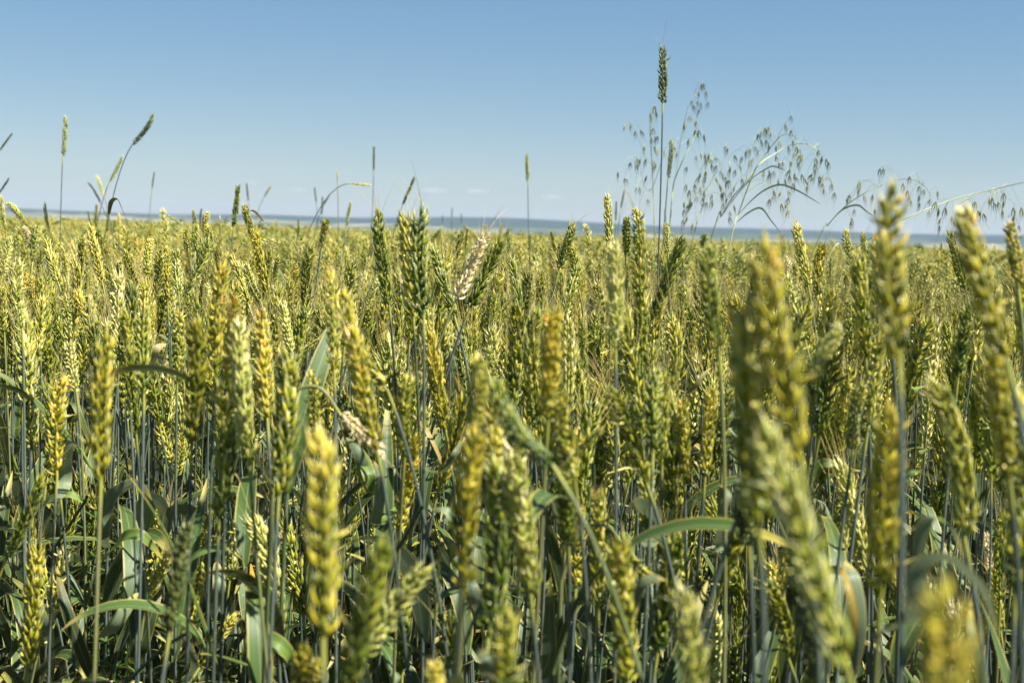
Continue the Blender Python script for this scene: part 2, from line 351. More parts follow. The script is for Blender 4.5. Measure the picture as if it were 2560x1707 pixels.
plants = []      # every individual wheat plant: dict(root, stem points, screen position, look)
def wheat(tip, base, tint, style=None, seed=0, leaves=None, awns=None, G=None, stemy=False, roll=None, label=None):
    rg = random.Random(seed * 7 + 3); tip, base = Vector(tip), Vector(base); d = (tip - base); L = d.length; d.normalize()
    droop = d.z < -.15
    if G is None:
        G = Vector((base.x - d.x * (.22 if not droop else .06) + rg.gauss(0, .012), base.y - d.y * .12 + rg.uniform(-.02, .05), 0))
    root = empty('wheat_plant', G)
    k = .30 if not droop else .10
    pts = stem_pts((0, 0, 0), base - G, d, k)
    if droop:
        bb = np.array(base - G); hd = unit(np.array([d.x, d.y, 0]) + 1e-5); da = np.array(d)
        p1 = stem_pts((0, 0, 0), bb - hd * .045 + np.array([0, 0, -.02]), (0, 0, 1), .1, 18)
        pts = np.concatenate([p1[:-1], smooth_curve([p1[-1], bb - hd * .034 + np.array([0, 0, .012]), bb - da * .012 - hd * .006 + np.array([0, 0, .010]), bb], 12)])
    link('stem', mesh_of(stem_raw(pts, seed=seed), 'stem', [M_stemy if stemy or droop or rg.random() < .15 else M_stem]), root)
    style = style or ('curve' if rg.random() < .16 else 'scruff' if rg.random() < .10 else 'n')
    pz = project(tip)[2]
    me = rg.choice(EARS[style]); q = d.to_track_quat('Z', 'X') @ Quaternion((0, 0, 1), roll if roll is not None else rg.uniform(0, 6.28))
    ear = link('ear', me, root, base - G, q, EM[tint]); s = L / .09; w_ = rg.uniform(.90, 1.08) * (1.10 if pz < .85 else 1) * max(1, min(1.5, .84 / s)) if pz < 2.5 else (.62 if tint == 'dark' else .85); ear.scale = (s * w_ * 1.04, s * w_, s)
    na = awns if awns is not None else (rg.choice([3, 4, 5]) if 0.9 < pz < 1.9 else 0)
    for i in range(na):
        f = rg.uniform(.72, 1.0); a = rg.uniform(0, 6.28); rr = .0035 * (1.15 - f) / .3
        aw = link('awn', rg.choice(AWNS), ear, (math.cos(a) * rr, math.sin(a) * rr, .09 * f + .004),
                  Quaternion((0, 0, 1), a) @ Quaternion((0, 1, 0), rg.uniform(.08, .38)), M_awnstraw if tint == 'straw' else M_awn)
    nl = leaves if leaves is not None else (rg.choice([2, 2, 3, 4]) if pz > .95 else 0)
    for i in range(nl):
        f = rg.uniform(.50, .74) if i == 0 else rg.uniform(.25, .55); j = int(f * (len(pts) - 1)); lp = pts[j]
        if lp[2] > .78: continue
        lm = link('leaf', rg.choice(LEAVES), root, lp, Quaternion((0, 0, 1), rg.uniform(0, 6.28)),
                  M_leaf if rg.random() < .70 else (M_leaf2 if rg.random() < .9 or pz < 1.2 else M_leafdry))
        lm.scale = (rg.uniform(.8, 1.1),) * 3
    x1, y1, _ = project(tip); x2, y2, _ = project(base)
    rec = dict(root=root, pts=pts + np.array(G), tip=(x1, y1), base=(x2, y2), d=pz, tint=tint, style=style, droop=droop, L=L, label=label, stem=nl)
    plants.append(rec); return rec

# ---- ears read off the photograph: crop, tip, base, tint, [distance], [style], [label]
E = []
def e(crop, tx, ty, bx, by, tint, d=None, style=None, label=None, bc=None, **kw):
    x1, y1 = S(crop, tx, ty); x2, y2 = S(bc or crop, bx, by); E.append((x1, y1, x2, y2, tint, d, style, label, kw))
# tall ears against the sky
e('C', 430, 90, 428, 490, 'dark', 2.2, 'n', 'tallest dark green wheat ear, standing alone high in the blue sky', leaves=1, awns=3)
e('C', 488, 730, 465, 1000, 'green', 3.0, 'n', 'short green wheat ear beside the tallest ear, just right of its stem', leaves=0)
e('A', 447, 110, 430, 385, 'green', 3.1, 'n', 'tall upright wheat ear alone in the sky near the left edge', leaves=0)
e('A', 1048, 98, 905, 305, 'pale', 3.3, 'curve', 'tall pale wheat ear leaning right on a long bent stalk, left sky', leaves=0)
e('A', 840, 380, 752, 555, 'pale', 3.6, 'n', 'pale wheat ear just below the tall one leaning right', leaves=0)
e('A', 1057, 490, 1040, 605, 'dark', 4.6, 'n', 'thin dark grass spike in the sky right of the two leaning ears', leaves=0)
e('A', 597, 560, 688, 708, 'dark', 4.2, 'curve', 'dark narrow ear leaning left above the far hills', leaves=0)
e('A', 660, 510, 712, 660, 'pale', 4.4, 'n', 'faint pale ear leaning left beside the dark narrow one', leaves=0)
e('A', 88, 225, 0, 345, 'dark', 3.4, 'curve', 'dark nodding ear cut by the left edge, upper one', leaves=0)
e('A', 62, 535, -8, 640, 'dark', 3.4, 'n', 'dark ear cut by the left edge, lower one', leaves=0)
e('A', 1630, 575, 1597, 870, 'green', 2.7, 'n', 'dark green upright ear rising past the hills left of centre')
e('A', 1685, 565, 1698, 690, 'dark', 6.0, 'n', 'faint thin spike in the sky right of the dark green ear', leaves=0)
e('A', 1858, 580, 1808, 660, 'pale', 6.5, 'n', 'tiny faint pale ear leaning right above the hills', leaves=0)
e('A', 2150, 595, 2162, 700, 'dark', 6.2, 'n', 'thin distant spike left of the round pale headed one', leaves=0)
e('A', 2205, 660, 2200, 780, 'dark', 5.0, 'n', 'short dark spike beneath the round pale headed one', leaves=0)
e('A', 2258, 640, 2215, 715, 'dark', 5.4, 'n', 'small dark spike leaning right under the round pale head', leaves=0)
e('A', 2305, 480, 2308, 562, 'pale', 3.8, 'scruff', 'round pale wheat head on a tall thin stalk left of centre', leaves=0)
e('B', 215, 312, 85, 298, 'pale', 3.4, 'curve', 'pale ear hooked over sideways against the sky', leaves=0)
e('B', 232, 40, 230, 210, 'dark', 4.6, 'n', 'very thin tall dark spike right of the hooked ear', leaves=0)
e('B', 512, 250, 430, 440, 'dark', 3.6, 'curve', 'dark slender ear leaning right above the centre left ears', leaves=0)
e('B', 1278, 95, 1283, 285, 'green', 4.2, 'n', 'slim upright ear alone in the sky at the centre', leaves=0)
e('B', 75, 420, 45, 590, 'green', 3.2, 'n', 'dark green ear under the hooked pale ear', leaves=0)
e('B', 765, 460, 765, 535, 'dark', 7.0, 'n', None, leaves=0)
e('B', 830, 500, 830, 570, 'dark', 7.2, 'n', None, leaves=0)
e('B', 700, 510, 702, 570, 'dark', 7.4, 'n', None, leaves=0)
e('B', 1945, 340, 1920, 470, 'dark', 4.2, 'n', 'dark spike leaning right in front of the wild oats', leaves=0)
e('B', 1890, 415, 1885, 550, 'dark', 5.0, 'n', 'faint upright spike left of the wild oats', leaves=0)
e('B', 2222, 470, 2225, 560, 'green', 4.0, 'n', None, leaves=0)
# centre, in focus
e('B', 255, 470, 335, 1130, 'green', 1.35, 'n', 'sharp green and yellow ear on a bare blue grey stem, centre left', roll=0.2)
e('B', 440, 480, 497, 1190, 'yellow', 1.25, 'n', 'yellow topped green ear between two sharp green ears', roll=1.2)
e('B', 565, 440, 572, 1195, 'green', 1.18, 'n', 'thick dark green upright ear left of the straw coloured ear', roll=1.5)
e('B', 622, 700, 780, 1200, 'green', 1.4, None, 'green ear leaning left that touches the straw coloured ear')
e('B', 1010, 618, 795, 1085, 'straw', 1.27, 'scruff', 'ripe straw coloured ear leaning right with long pale awns', awns=8, roll=1.4)
e('B', 1110, 670, 890, 1150, 'green', 1.35, 'n', 'green ear leaning right beside the straw coloured ear', roll=1.5, awns=5)
e('B', 1050, 1020, 1020, 1360, 'green', 1.7)
e('B', 1165, 780, 1245, 1285, 'green', 1.5, 'n', 'dark green ear with fine long awns right of the centre', awns=6)
e('B', 1285, 900, 1262, 1290, 'green', 1.6)
e('B', 1600, 560, 1500, 880, 'green', 1.7, 'n', 'dark green awned ear leaning right over the horizon', awns=5)
e('B', 1570, 710, 1630, 1010, 'yellow', 1.9); e('B', 1630, 850, 1515, 1255, 'green', 1.55)
e('B', 1645, 1180, 1670, 1700, 'gold', 1.45, 'n'); e('J', 1745, 350, 1760, 860, 'green', 1.5)
e('B', 1825, 370, 1845, 720, 'yellow', 1.75, 'n', 'sharp yellow ear with a crooked open tip against the sky')
e('B', 1870, 690, 1882, 1400, 'pale', 0.98, 'n', 'pale green slightly blurred ear right of the centre')
e('B', 1960, 520, 1955, 790, 'green', 2.0); e('B', 2025, 450, 2040, 960, 'yellow', 1.3, 'scruff', 'yellow sharp ear with many awns left of the wild oats', awns=8)
e('B', 2045, 820, 2062, 1520, 'green', 1.2, 'n'); e('B', 2350, 650, 2130, 1230, 'green', 1.35, 'n', 'green ear leaning right beneath the wild oats')
e('B', 2230, 560, 2240, 780, 'pale', 2.0); e('B', 835, 620, 805, 800, 'green', 2.4); e('B', 870, 600, 860, 730, 'yellow', 3.2)
e('B', 690, 590, 700, 720, 'yellow', 3.6); e('B', 1300, 640, 1298, 760, 'pale', 3.0); e('B', 1440, 620, 1470, 760, 'yellow', 3.2)
e('B', 1110, 570, 1090, 700, 'pale', 3.5); e('B', 1150, 590, 1165, 760, 'green', 2.6)
e('N', 980, 400, 1010, 1340, 'yellow', 1.1, 'n'); e('N', 1105, 570, 1500, 1530, 'gold', .98, 'curve', 'large golden ear bending left, left of the bare grey stems', roll=0)
e('J', 60, 450, 250, 1300, 'gold', .92, 'n', 'golden scruffy ear just beneath the large golden bending one')
e('N', 1420, 500, 1290, 800, 'pale', 1.6, 'n', 'small pale ear leaning right with splayed awns', awns=6)
e('N', 1870, 880, 2010, 1480, 'gold', 1.35); e('N', 2200, 1060, 2200, 1470, 'green', 1.6)
e('N', 1460, 900, 1440, 1240, 'yellow', 1.8); e('N', 1120, 200, 1135, 520, 'gold', 2.6); e('N', 1050, 270, 1070, 480, 'green', 2.8)
e('N', 680, 1200, 860, 1065, 'yellow', 1.6, 'n', 'short ear hanging sideways from a brown bent stalk')
e('N', 280, 50, 390, 640, 'gold', 1.9, 'n', 'sharp golden ear beside a bent orange leaf, left of centre'); e('N', 60, 280, 225, 740, 'gold', 1.8)
e('N', 200, 360, 335, 710, 'yellow', 2.0); e('N', 500, 290, 430, 560, 'green', 2.2); e('N', 530, 700, 605, 1200, 'pale', 1.5, 'n', 'bright cream green ear with long awns, left of centre', awns=5)
e('N', 640, 340, 640, 620, 'gold', 2.3); e('N', 940, 0, 900, 220, 'green', 2.4); e('N', 1270, 240, 1290, 500, 'green', 2.5)
e('N', 1390, 250, 1350, 470, 'green', 2.6); e('N', 760, 330, 800, 540, 'yellow', 2.6)
# left middle
e('M', 820, 0, 940, 540, 'gold', 1.9, 'n', 'sharp golden ear with a bleached white tip, left side')
e('M', 180, 300, 205, 990, 'pale', 1.35, 'scruff', 'bright pale bristly ear on a curved grey stem near the left edge', roll=1.3)
e('M', 385, 650, 330, 1255, 'yellow', 1.4, 'n', 'neat herringbone ear right of the bright bristly ear at left', roll=0)
e('M', 590, 640, 640, 1090, 'pale', 1.5, 'scruff'); e('M', 640, 1060, 700, 1540, 'pale', 1.35, 'n')
e('M', 700, 600, 885, 1060, 'gold', 1.5, 'n', 'golden ear leaning left with neat rows of grains', roll=0)
e('M', 1120, 780, 1180, 1500, 'yellow', 1.2, 'scruff'); e('M', 1330, 745, 1320, 1560, 'green', 1.15, 'n')
e('M', 980, 960, 690, 960, 'gold', .88, 'n', 'olive golden blurred ear, near the left, on a grey stem', bc='F')
e('M', 1640, 780, 1625, 1460, 'yellow', 1.25, 'n'); e('M', 1800, 850, 1310, 730, 'gold', .95, 'n', 'thick olive and orange ear, left of centre', bc='F')
e('M', 2050, 330, 1980, 1380, 'gold', 1.1, 'n', 'dark ear streaked with orange on the left side', roll=1.5)
e('M', 1920, 120, 1690, 640, 'green', 1.7, 'n', 'dark blue green ear leaning right with pale glumes'); e('M', 410, 120, 540, 560, 'yellow', 1.8)
e('M', 90, 110, 20, 480, 'pale', 1.9, 'scruff'); e('M', 220, 20, 290, 240, 'straw', 2.4); e('M', 340, 10, 300, 340, 'green', 2.1)
e('M', 1140, 230, 1290, 600, 'yellow', 1.9); e('M', 1380, 130, 1340, 470, 'yellow', 2.0); e('M', 1700, 40, 1740, 320, 'yellow', 2.1)
e('M', 1800, 0, 1790, 250, 'green', 2.2); e('M', 1900, 0, 1940, 260, 'yellow', 2.3); e('M', 740, 130, 760, 480, 'yellow', 2.1)
e('M', 1520, 200, 1540, 720, 'gold', 1.9); e('M', 1620, 220, 1640, 640, 'pale', 1.9); e('M', 1100, 330, 1040, 740, 'green', 1.9)
e('M', 560, 200, 600, 440, 'gold', 2.3); e('M', 290, 470, 300, 800, 'gold', 1.8); e('M', 1460, 230, 1420, 700, 'yellow', 1.7)
e('M', 20, 560, 40, 1020, 'yellow', 1.6); e('M', 400, 1260, 430, 1560, 'yellow', 1.5); e('M', 1890, 540, 1920, 800, 'pale', 1.9)
e('A', 40, 700, 175, 870, 'yellow', 2.4, 'curve', 'ear bowed over to the left above the horizon at the left edge'); e('A', 305, 700, 345, 940, 'dark', 2.8)
e('A', 5, 650, 40, 900, 'yellow', 2.5); e('A', 660, 710, 655, 870, 'green', 3.4); e('A', 740, 740, 735, 900, 'green', 3.4)
e('A', 810, 770, 815, 900, 'gold', 3.5); e('A', 600, 755, 622, 860, 'green', 3.8); e('A', 1320, 745, 1345, 960, 'yellow', 2.6)
e('A', 1420, 760, 1440, 1000, 'gold', 2.4); e('A', 1145, 790, 1250, 860, 'pale', 3.0, 'curve'); e('A', 1380, 740, 1372, 880, 'dark', 3.6)
e('A', 1665, 710, 1740, 960, 'yellow', 2.3, 'n'); e('A', 2240, 810, 2200, 1000, 'yellow', 2.4); e('A', 2038, 810, 2035, 950, 'green', 3.0)
e('A', 1500, 790, 1505, 960, 'pale', 3.0); e('A', 1040, 850, 1000, 1040, 'gold', 2.6)
# lower left
e('F', 440, 220, 390, 930, 'gold', 1.18, 'scruff', 'scruffy yellow ear with splayed pale grains on a forked stem, left', roll=1.4, leaves=0)
e('F', 880, 40, 930, 640, 'green', 1.2, 'n'); e('F', 1000, 0, 990, 400, 'green', 1.45); e('Z', 535, 680, 525, 905, 'gold', 1.0, 'n')
e('Z', 520, 860, 503, 1190, 'green', .95, 'n', 'dark herringbone ear low on the left with a golden top', roll=0); e('Z', 548, 730, 572, 1062, 'pale', .95, 'n')
e('Z', 600, 710, 614, 965, 'gold', 1.08, 'n', 'ear with an orange tip in the left cluster'); e('Z', 660, 800, 640, 1140, 'yellow', .92, 'n')
e('Z', 716, 850, 720, 1010, 'yellow', 1.1, 'n'); e('Z', 735, 975, 742, 1465, 'gold', .62, 'n', 'very large blurred golden ear at lower left of centre')
e('F', 1080, 480, 1160, 850, 'yellow', 1.45); e('F', 1220, 600, 1205, 930, 'yellow', 1.5, 'n'); e('F', 300, 900, 45, 1490, 'green', 1.15, 'n', 'dark green feathery ear leaning right at the left edge')
e('G', 250, 600, 190, 1430, 'yellow', 1.15, 'n', 'full pale yellow ear in the bottom left corner', roll=0); e('G', 1160, 660, 955, 1050, 'pale', 1.3, 'n', 'bright cream yellow ear leaning right at lower left', roll=1.5)
e('G', 1290, 1180, 1385, 720, 'yellow', 1.25, 'n', 'plump golden ear hanging down beneath an arched leaf', roll=0); e('G', 1445, 380, 1345, 640, 'yellow', 1.5)
e('G', 1640, 300, 1570, 850, 'pale', 1.3, 'scruff', 'bright pale bristly ear low between grey stems'); e('G', 1715, 400, 1900, 1240, 'pale', 1.2, 'curve', 'long pale ear curving left behind grey stems, bottom left')
e('G', 1615, 1080, 1365, 1450, 'yellow', 1.25); e('G', 1285, 450, 1160, 1210, 'dark', .85, 'n', 'dim brownish blurred ear at lower left')
e('G', 300, 300, 240, 620, 'pale', 1.5, 'scruff'); e('G', 1185, 1420, 1165, 1600, 'pale', 1.6); e('G', 2080, 1290, 2040, 1750, 'gold', .8)
e('G', 2150, 1380, 2170, 1800, 'gold', .8); e('G', 2030, 290, 1930, 350, 'pale', 1.7)
# lower centre
e('J', 950, 640, 900, 1200, 'yellow', .75, 'n', 'large blurred yellow green ear left of the crossing leaning ear'); e('J', 940, 1130, 850, 910, 'gold', .72, 'n', 'large blurred golden ear below the yellow green one, lower centre', bc='H')
e('J', 1050, 950, 1060, 1700, 'gold', .85, 'n'); e('J', 1045, 810, 1450, 1400, 'green', .72, 'curve', 'large green blurred ear lying diagonally to the left', roll=0)
e('J', 1460, 310, 1420, 1080, 'gold', .85, 'n', 'blurred golden green upright ear at the centre'); e('J', 1500, 900, 1600, 1500, 'yellow', .82)
e('J', 1830, 850, 2090, 1520, 'yellow', .92, 'scruff', 'yellow ear leaning left with broken white glumes'); e('J', 2160, 730, 2140, 1300, 'green', 1.0, 'n')
e('J', 2215, 760, 2200, 1400, 'yellow', 1.05); e('J', 480, 780, 440, 1340, 'yellow', 1.05); e('J', 520, 1180, 560, 1559, 'yellow', 1.3)
e('J', 300, 1345, 0, 1055, 'straw', .98, 'n', 'cream ear drooping down to the right with dry awns', awns=5); e('J', 590, 470, 720, 1160, 'gold', 1.25, 'n')
e('J', 1655, 420, 1690, 890, 'green', 1.3); e('J', 1010, 600, 1130, 850, 'pale', 1.5, 'scruff', 'pale ear tip behind the blurred centre ears')
e('J', 840, 520, 860, 920, 'green', 1.5); e('J', 2115, 420, 2200, 760, 'pale', 1.6); e('J', 2180, 330, 2345, 620, 'green', 1.5)
e('J', 1800, 1140, 1600, 1330, 'yellow', .9, 'n'); e('J', 1880, 1180, 1820, 1559, 'pale', 1.35); e('J', 1320, 560, 1290, 1050, 'green', 1.5)
e('J', 1180, 1220, 1300, 960, 'pale', .8, 'n', 'pale blurred ear standing low at the centre', bc='H'); e('H', 1060, 20, 1010, 1250, 'green', .8, 'n'); e('H', 310, 570, 40, 1600, 'green', .62, 'n', 'dark green blurred ear leaning right at the bottom, left of centre')
e('H', 600, 740, 130, 1400, 'pale', .78, 'n', 'bright pale ear leaning far right at the bottom, left of centre', roll=1.5); e('H', 1160, 1040, 1210, 1900, 'yellow', .62)
e('H', 1900, 540, 1960, 1559, 'yellow', .78); e('H', 2210, 830, 1960, 650, 'yellow', .95); e('H', 1540, 100, 1560, 620, 'green', .9)
e('H', 1640, 330, 1610, 900, 'gold', 1.1); e('H', 2050, 0, 2090, 540, 'yellow', 1.05); e('H', 2300, 520, 2170, 1350, 'green', .95)
e('H', 2320, 880, 120, 1700, 'pale', .62, 'n', bc='I', label='pale yellow blurred ear at the bottom, right of centre'); e('H', 690, 600, 660, 1000, 'dark', 1.0)
e('H', 640, 1400, 700, 1900, 'gold', .7, 'n', 'rounded yellow ear top at the bottom edge'); e('H', 800, 1500, 830, 2100, 'gold', .6)
# right
e('D', 1450, 290, 1500, 1500, 'gold', .62, 'n', 'tallest large blurred green gold ear at the right, above the horizon', roll=1.5); e('D', 1340, 650, 1420, 1200, 'gold', 1.0)
e('Z', 1755, 535, 1838, 1060, 'gold', .55, 'n', 'very blurred ear with an orange middle, nearest the camera at right', roll=.3)
e('Z', 1700, 690, 1742, 1200, 'yellow', .56, 'n', 'very blurred green ear just left of the orange middled one', roll=1.5); e('K', 560, 1060, 1130, 1440, 'pale', .50, 'n', 'long bright blurred ear leaning left across the lower right', bc='I', roll=0)
e('D', 200, 700, 265, 1450, 'green', .9, 'n', 'soft green ear beneath the wild oats', roll=0)
e('D', 790, 560, 880, 1020, 'yellow', 1.5, 'n', 'sharp yellow green ear on the horizon, right of the blurred one', roll=0); e('D', 980, 700, 950, 1130, 'gold', 1.6); e('D', 1130, 605, 1190, 880, 'yellow', 1.9)
e('D', 740, 790, 730, 1010, 'straw', 1.7, 'scruff', 'straw coloured ear tip with spreading white awns at right', awns=7); e('D', 730, 900, 850, 1350, 'pale', 1.4, 'scruff')
e('D', 1250, 620, 1290, 900, 'green', 2.2); e('D', 1840, 620, 1960, 1060, 'green', 1.5, 'n', 'sharp green ear between the two large blurred right ears', roll=0); e('D', 1220, 760, 1270, 1500, 'yellow', 1.1)
e('D', 1930, 450, 2230, 1500, 'gold', .66, 'n', 'large blurred golden ear leaning left near the right edge', roll=1.5); e('K', 2130, 560, 2250, 1500, 'gold', .68, 'n')
e('D', 2245, 560, 2310, 1000, 'gold', 1.0, 'n', 'yellow ear with an open orange tip at the right edge'); e('D', 2340, 880, 2360, 1500, 'yellow', 1.0)
e('K', 1650, 400, 1860, 920, 'gold', 1.35, 'curve', 'sharp golden ear curving left at the right side', roll=0); e('K', 1700, 800, 1940, 560, 'yellow', .78, 'curve', 'blurred yellow green ear bending left low at right', bc='I')
e('K', 1960, 300, 1900, 800, 'green', 1.15); e('K', 1250, 820, 1180, 1300, 'yellow', 1.05, 'scruff'); e('K', 1440, 990, 1370, 940, 'gold', .66, 'n', 'dark golden blurred ear with pale right hand grains, lower right', bc='I')
e('K', 220, 860, 170, 1480, 'gold', 1.1, 'scruff', 'ear stained orange left of the big blurred ears'); e('K', 340, 850, 290, 1400, 'green', 1.15, 'scruff'); e('K', 20, 940, 30, 1500, 'yellow', 1.1)
e('K', 1280, 50, 1290, 560, 'yellow', 1.2); e('K', 700, 90, 740, 500, 'pale', 1.6); e('K', 1100, 430, 860, 780, 'pale', .8, 'scruff', 'short pale blurred ear leaning right at the right side')
e('K', 1030, 660, 1120, 800, 'gold', 1.5); e('K', 2330, 880, 2290, 920, 'yellow', .72, 'n', bc='I', label='blurred pale ear low at the right edge'); e('K', 2030, 860, 1990, 1350, 'green', 1.3)
e('I', 1800, 860, 1790, 2300, 'gold', .33, 'n', 'huge blurred yellow ear tip at the bottom right'); e('I', 530, 850, 735, 1380, 'yellow', 1.0, 'curve'); e('I', 1180, 150, 1100, 720, 'pale', 1.3)
e('I', 2120, 750, 2190, 1200, 'yellow', 1.3); e('I', 440, 130, 470, 620, 'dark', .8); e('I', 870, 800, 920, 1700, 'dark', .7); e('I', 230, 1050, 200, 1650, 'pale', 1.1)
e('I', 2080, 520, 2120, 900, 'straw', 1.4)
for i, (x1, y1, x2, y2, tint, d, style, label, kw) in enumerate(E):
    rg = random.Random(i + 900); dd = d or FPX * .088 / math.hypot(x1 - x2, y1 - y2); dz = rg.uniform(-.012, .012)
    wheat(P3(x1, y1, dd + dz), P3(x2, y2, dd - dz), tint, style, seed=i, label=label, **kw)
N_HERO = len(plants)

# ---- further plants of the near rows
def rand_tip(rg, y, top=None):
    z = .95 + rg.gauss(-.064, .032)
    if z > .945 and rg.random() < .7: z = .945 - abs(rg.gauss(0, .02))
    if rg.random() < .40: z = .95 - rg.uniform(.12, .36)
    return min(z, .985)
def rand_tint(rg):
    v = rg.random(); return 'green' if v < .38 else 'yellow' if v < .76 else 'gold' if v < .91 else 'pale' if v < .999 else 'straw'
occupied = [(p['pts'][0][0], p['pts'][0][1]) for p in plants]
rg = random.Random(77); i = 0
while len(plants) < 300 and i < 8000:
    i += 1; d = math.sqrt(rg.uniform(.98 ** 2, 1.5 ** 2)); x = rg.uniform(-.40, .40) * d
    low = d < 1.38 and rg.random() < .55
    if x / d < -.06 and d < 1.34 and not (low and d > 1.1): continue
    if any((x - a) ** 2 + (d - b) ** 2 < .028 ** 2 for a, b in occupied): continue
    z = rand_tip(rg, d); a = rg.uniform(0, 6.28); tl = abs(rg.gauss(0, .17))
    if low: z = .95 - rg.uniform(.11, .33)
    if rg.random() < .02: tl = rg.uniform(1.7, 2.4); z = min(z, .86)
    dr = Vector((math.sin(tl) * math.cos(a), math.sin(tl) * math.sin(a), math.cos(tl))); L = rg.uniform(.076, .102)
    tip = Vector((x, d, z)); sx, sy, _ = project(tip)
    if any(p['label'] and p['d'] > d - .03 and min(p['tip'][0], p['base'][0]) - 22 < sx < max(p['tip'][0], p['base'][0]) + 22 and p['tip'][1] - 200 < sy < p['base'][1] for p in plants[:N_HERO]): continue
    wheat(tip, tip - dr * L, rand_tint(rg), None, seed=2000 + i); occupied.append((x, d))

# ------------------------------------------------------------------ the rest of the crop: one geometry-nodes object
MATS = [EM['yellow'], M_awn, M_stem, M_leaf, EM['green'], EM['gold'], EM['pale'], M_leaf2, M_stemy]
TI = {'yellow': 0, 'green': 4, 'gold': 5, 'pale': 6, 'straw': 6, 'dark': 4}
def qmat(d, roll, loc, s=1.0):
    q = Vector(d).to_track_quat('Z', 'X') @ Quaternion((0, 0, 1), roll)
    return Matrix.LocRotScale(Vector(loc), q, (s * 1.1, s * 1.1, s))
def plant_raw(raw, rg, x, y, H, lod, ears):
    tl = abs(rg.gauss(0, .17)) if rg.random() > .03 else rg.uniform(1.6, 2.3); a = rg.uniform(0, 6.28)
    d = np.array([math.sin(tl) * math.cos(a), math.sin(tl) * math.sin(a), math.cos(tl)]); L = rg.uniform(.094, .116) if lod else rg.uniform(.086, .108)
    base = np.array([x, y, H]) - d * L; G = np.array([x - d[0] * .2, y - d[1] * .2, 0])
    pl = rg.random(); t = TI[rand_tint(rg)]
    pts = stem_pts(G, base, d, .28 if tl < 1.5 else .12, 16 if lod == 0 else 7)
    raw.add(stem_raw(pts, .0017, .0011, segs=5 if lod == 0 else 3, seed=rg.randrange(9999)), None, [2 if rg.random() < .8 else 8], pl)
    raw.add(rg.choice(ears), qmat(d, rg.uniform(0, 6.28), base, L / .09), [t, 1], pl)
    for k in range(rg.choice([4, 5, 6]) if lod == 0 else 4):
        f = rg.uniform(.5, .78) if k == 0 else rg.uniform(.25, .68); lp = pts[int(f * (len(pts) - 1))]
        lf = leaf_raw(arch(rg, n=12 if lod == 0 else 6), rg.uniform(.012, .019), twist=rg.uniform(-1, 1), cols=5 if lod == 0 else 3)
        raw.add(lf, Matrix.Translation(Vector(lp)) @ Matrix.Rotation(rg.uniform(0, 6.28), 4, 'Z'), [3 if rg.random() < .65 else 7], pl)
hi = [ear_raw(800 + i, 0, bend=rng.uniform(0, .5)) for i in range(10)]
lo = [ear_raw(850 + i, 1, bend=rng.uniform(0, .6)) for i in range(8)]
src_plants, src_patches = [], []
for i in range(24):
    rg = random.Random(3000 + i); raw = Raw(); plant_raw(raw, rg, 0, 0, rand_tip(rg, 0), 0, hi)
    src_plants.append(bpy.data.objects.new('wheat_source', mesh_of(raw, 'wheat', MATS)))
for i in range(3):
    rg = random.Random(4000 + i); raw = Raw(); n = 16
    for a in range(n):
        for b in range(n):
            plant_raw(raw, rg, (a + rg.uniform(.1, .9)) / n - .5, (b + rg.uniform(.1, .9)) / n - .5, rand_tip(rg, 0), 1, lo)
    src_patches.append(bpy.data.objects.new('wheat_source', mesh_of(raw, 'wheat', MATS)))
# canopy of the farthest part of the field, where single ears are far below a pixel
def far_mat():
    m, nt, out = newmat('wheat_canopy'); col = ramp(nt, noise(nt, 1.3, 5), [(.3, (0.16, 0.16, 0.035)), (.5, (0.27, 0.25, 0.06)), (.7, (0.38, 0.33, 0.09))])
    finish(nt, out, col, .8, .1, 0); return m
raw = Raw(); nr, na = 70, 160
rr = np.geomspace(56, 190, nr); aa = np.linspace(R(-50), R(50), na); rs = np.random.RandomState(5)
P = np.stack([rr[:, None] * np.sin(aa), rr[:, None] * np.cos(aa), .80 + rs.uniform(-.06, .07, (nr, na))], -1)
P[-1, :, 2] = 0.0
raw.grid(P, False, 0, (.5, .5, 0, .5)); canopy = bpy.data.objects.new('wheat_source', mesh_of(raw, 'canopy', [far_mat()], False))
pts, kind, rot, scl, idx = [], [], [], [], []
rg = random.Random(5); occ2 = set((round(a / .03), round(b / .03)) for a, b in occupied)
RN = 3.0; step = .057; n = int(RN / step) + 1
for ix in range(-n, n):
    for iy in range(-n, n + 8):
        x = (ix + rg.uniform(.05, .95)) * step; y = (iy + rg.uniform(.05, .95)) * step
        infr = y > 0 and abs(x) < .40 * y + .05
        if x * x + y * y < .5 ** 2 or y > RN or abs(x) > RN: continue
        if infr and y < (1.34 if x / y < -.06 else 1.12): continue
        if infr and y < 1.95 and rg.random() < .20: continue
        if infr and y < 1.55 and -.075 < x / y < .0: continue
        if not infr and y < 1.2 and abs(x) < .52 * max(y, 0) + .16 and y > -.1: continue
        if not infr and rg.random() < .45: continue
        pts.append((x, y, 0)); kind.append(0); rot.append(rg.uniform(0, 6.283)); scl.append(rg.uniform(.975, 1.02)); idx.append(rg.randrange(24))
for iy in range(-5, 62):
    for ix in range(-45, 46):
        y, x = iy + .5, ix + .5
        if y < RN and abs(x) < RN and y > -RN: continue
        if abs(x) > .55 * abs(y) + 3.5: continue
        pts.append((x, y, 0)); kind.append(1); rot.append(rg.randrange(4) * math.pi / 2 + rg.uniform(-.1, .1)); scl.append(1 + .009 * math.sin(x * .7 + y * .31) + .008 * math.sin(y * .83 - x * .22 + 1) + rg.uniform(-.008, .008)); idx.append(rg.randrange(3))
me = bpy.data.meshes.new('wheat_crop'); me.from_pydata(pts, [], [])
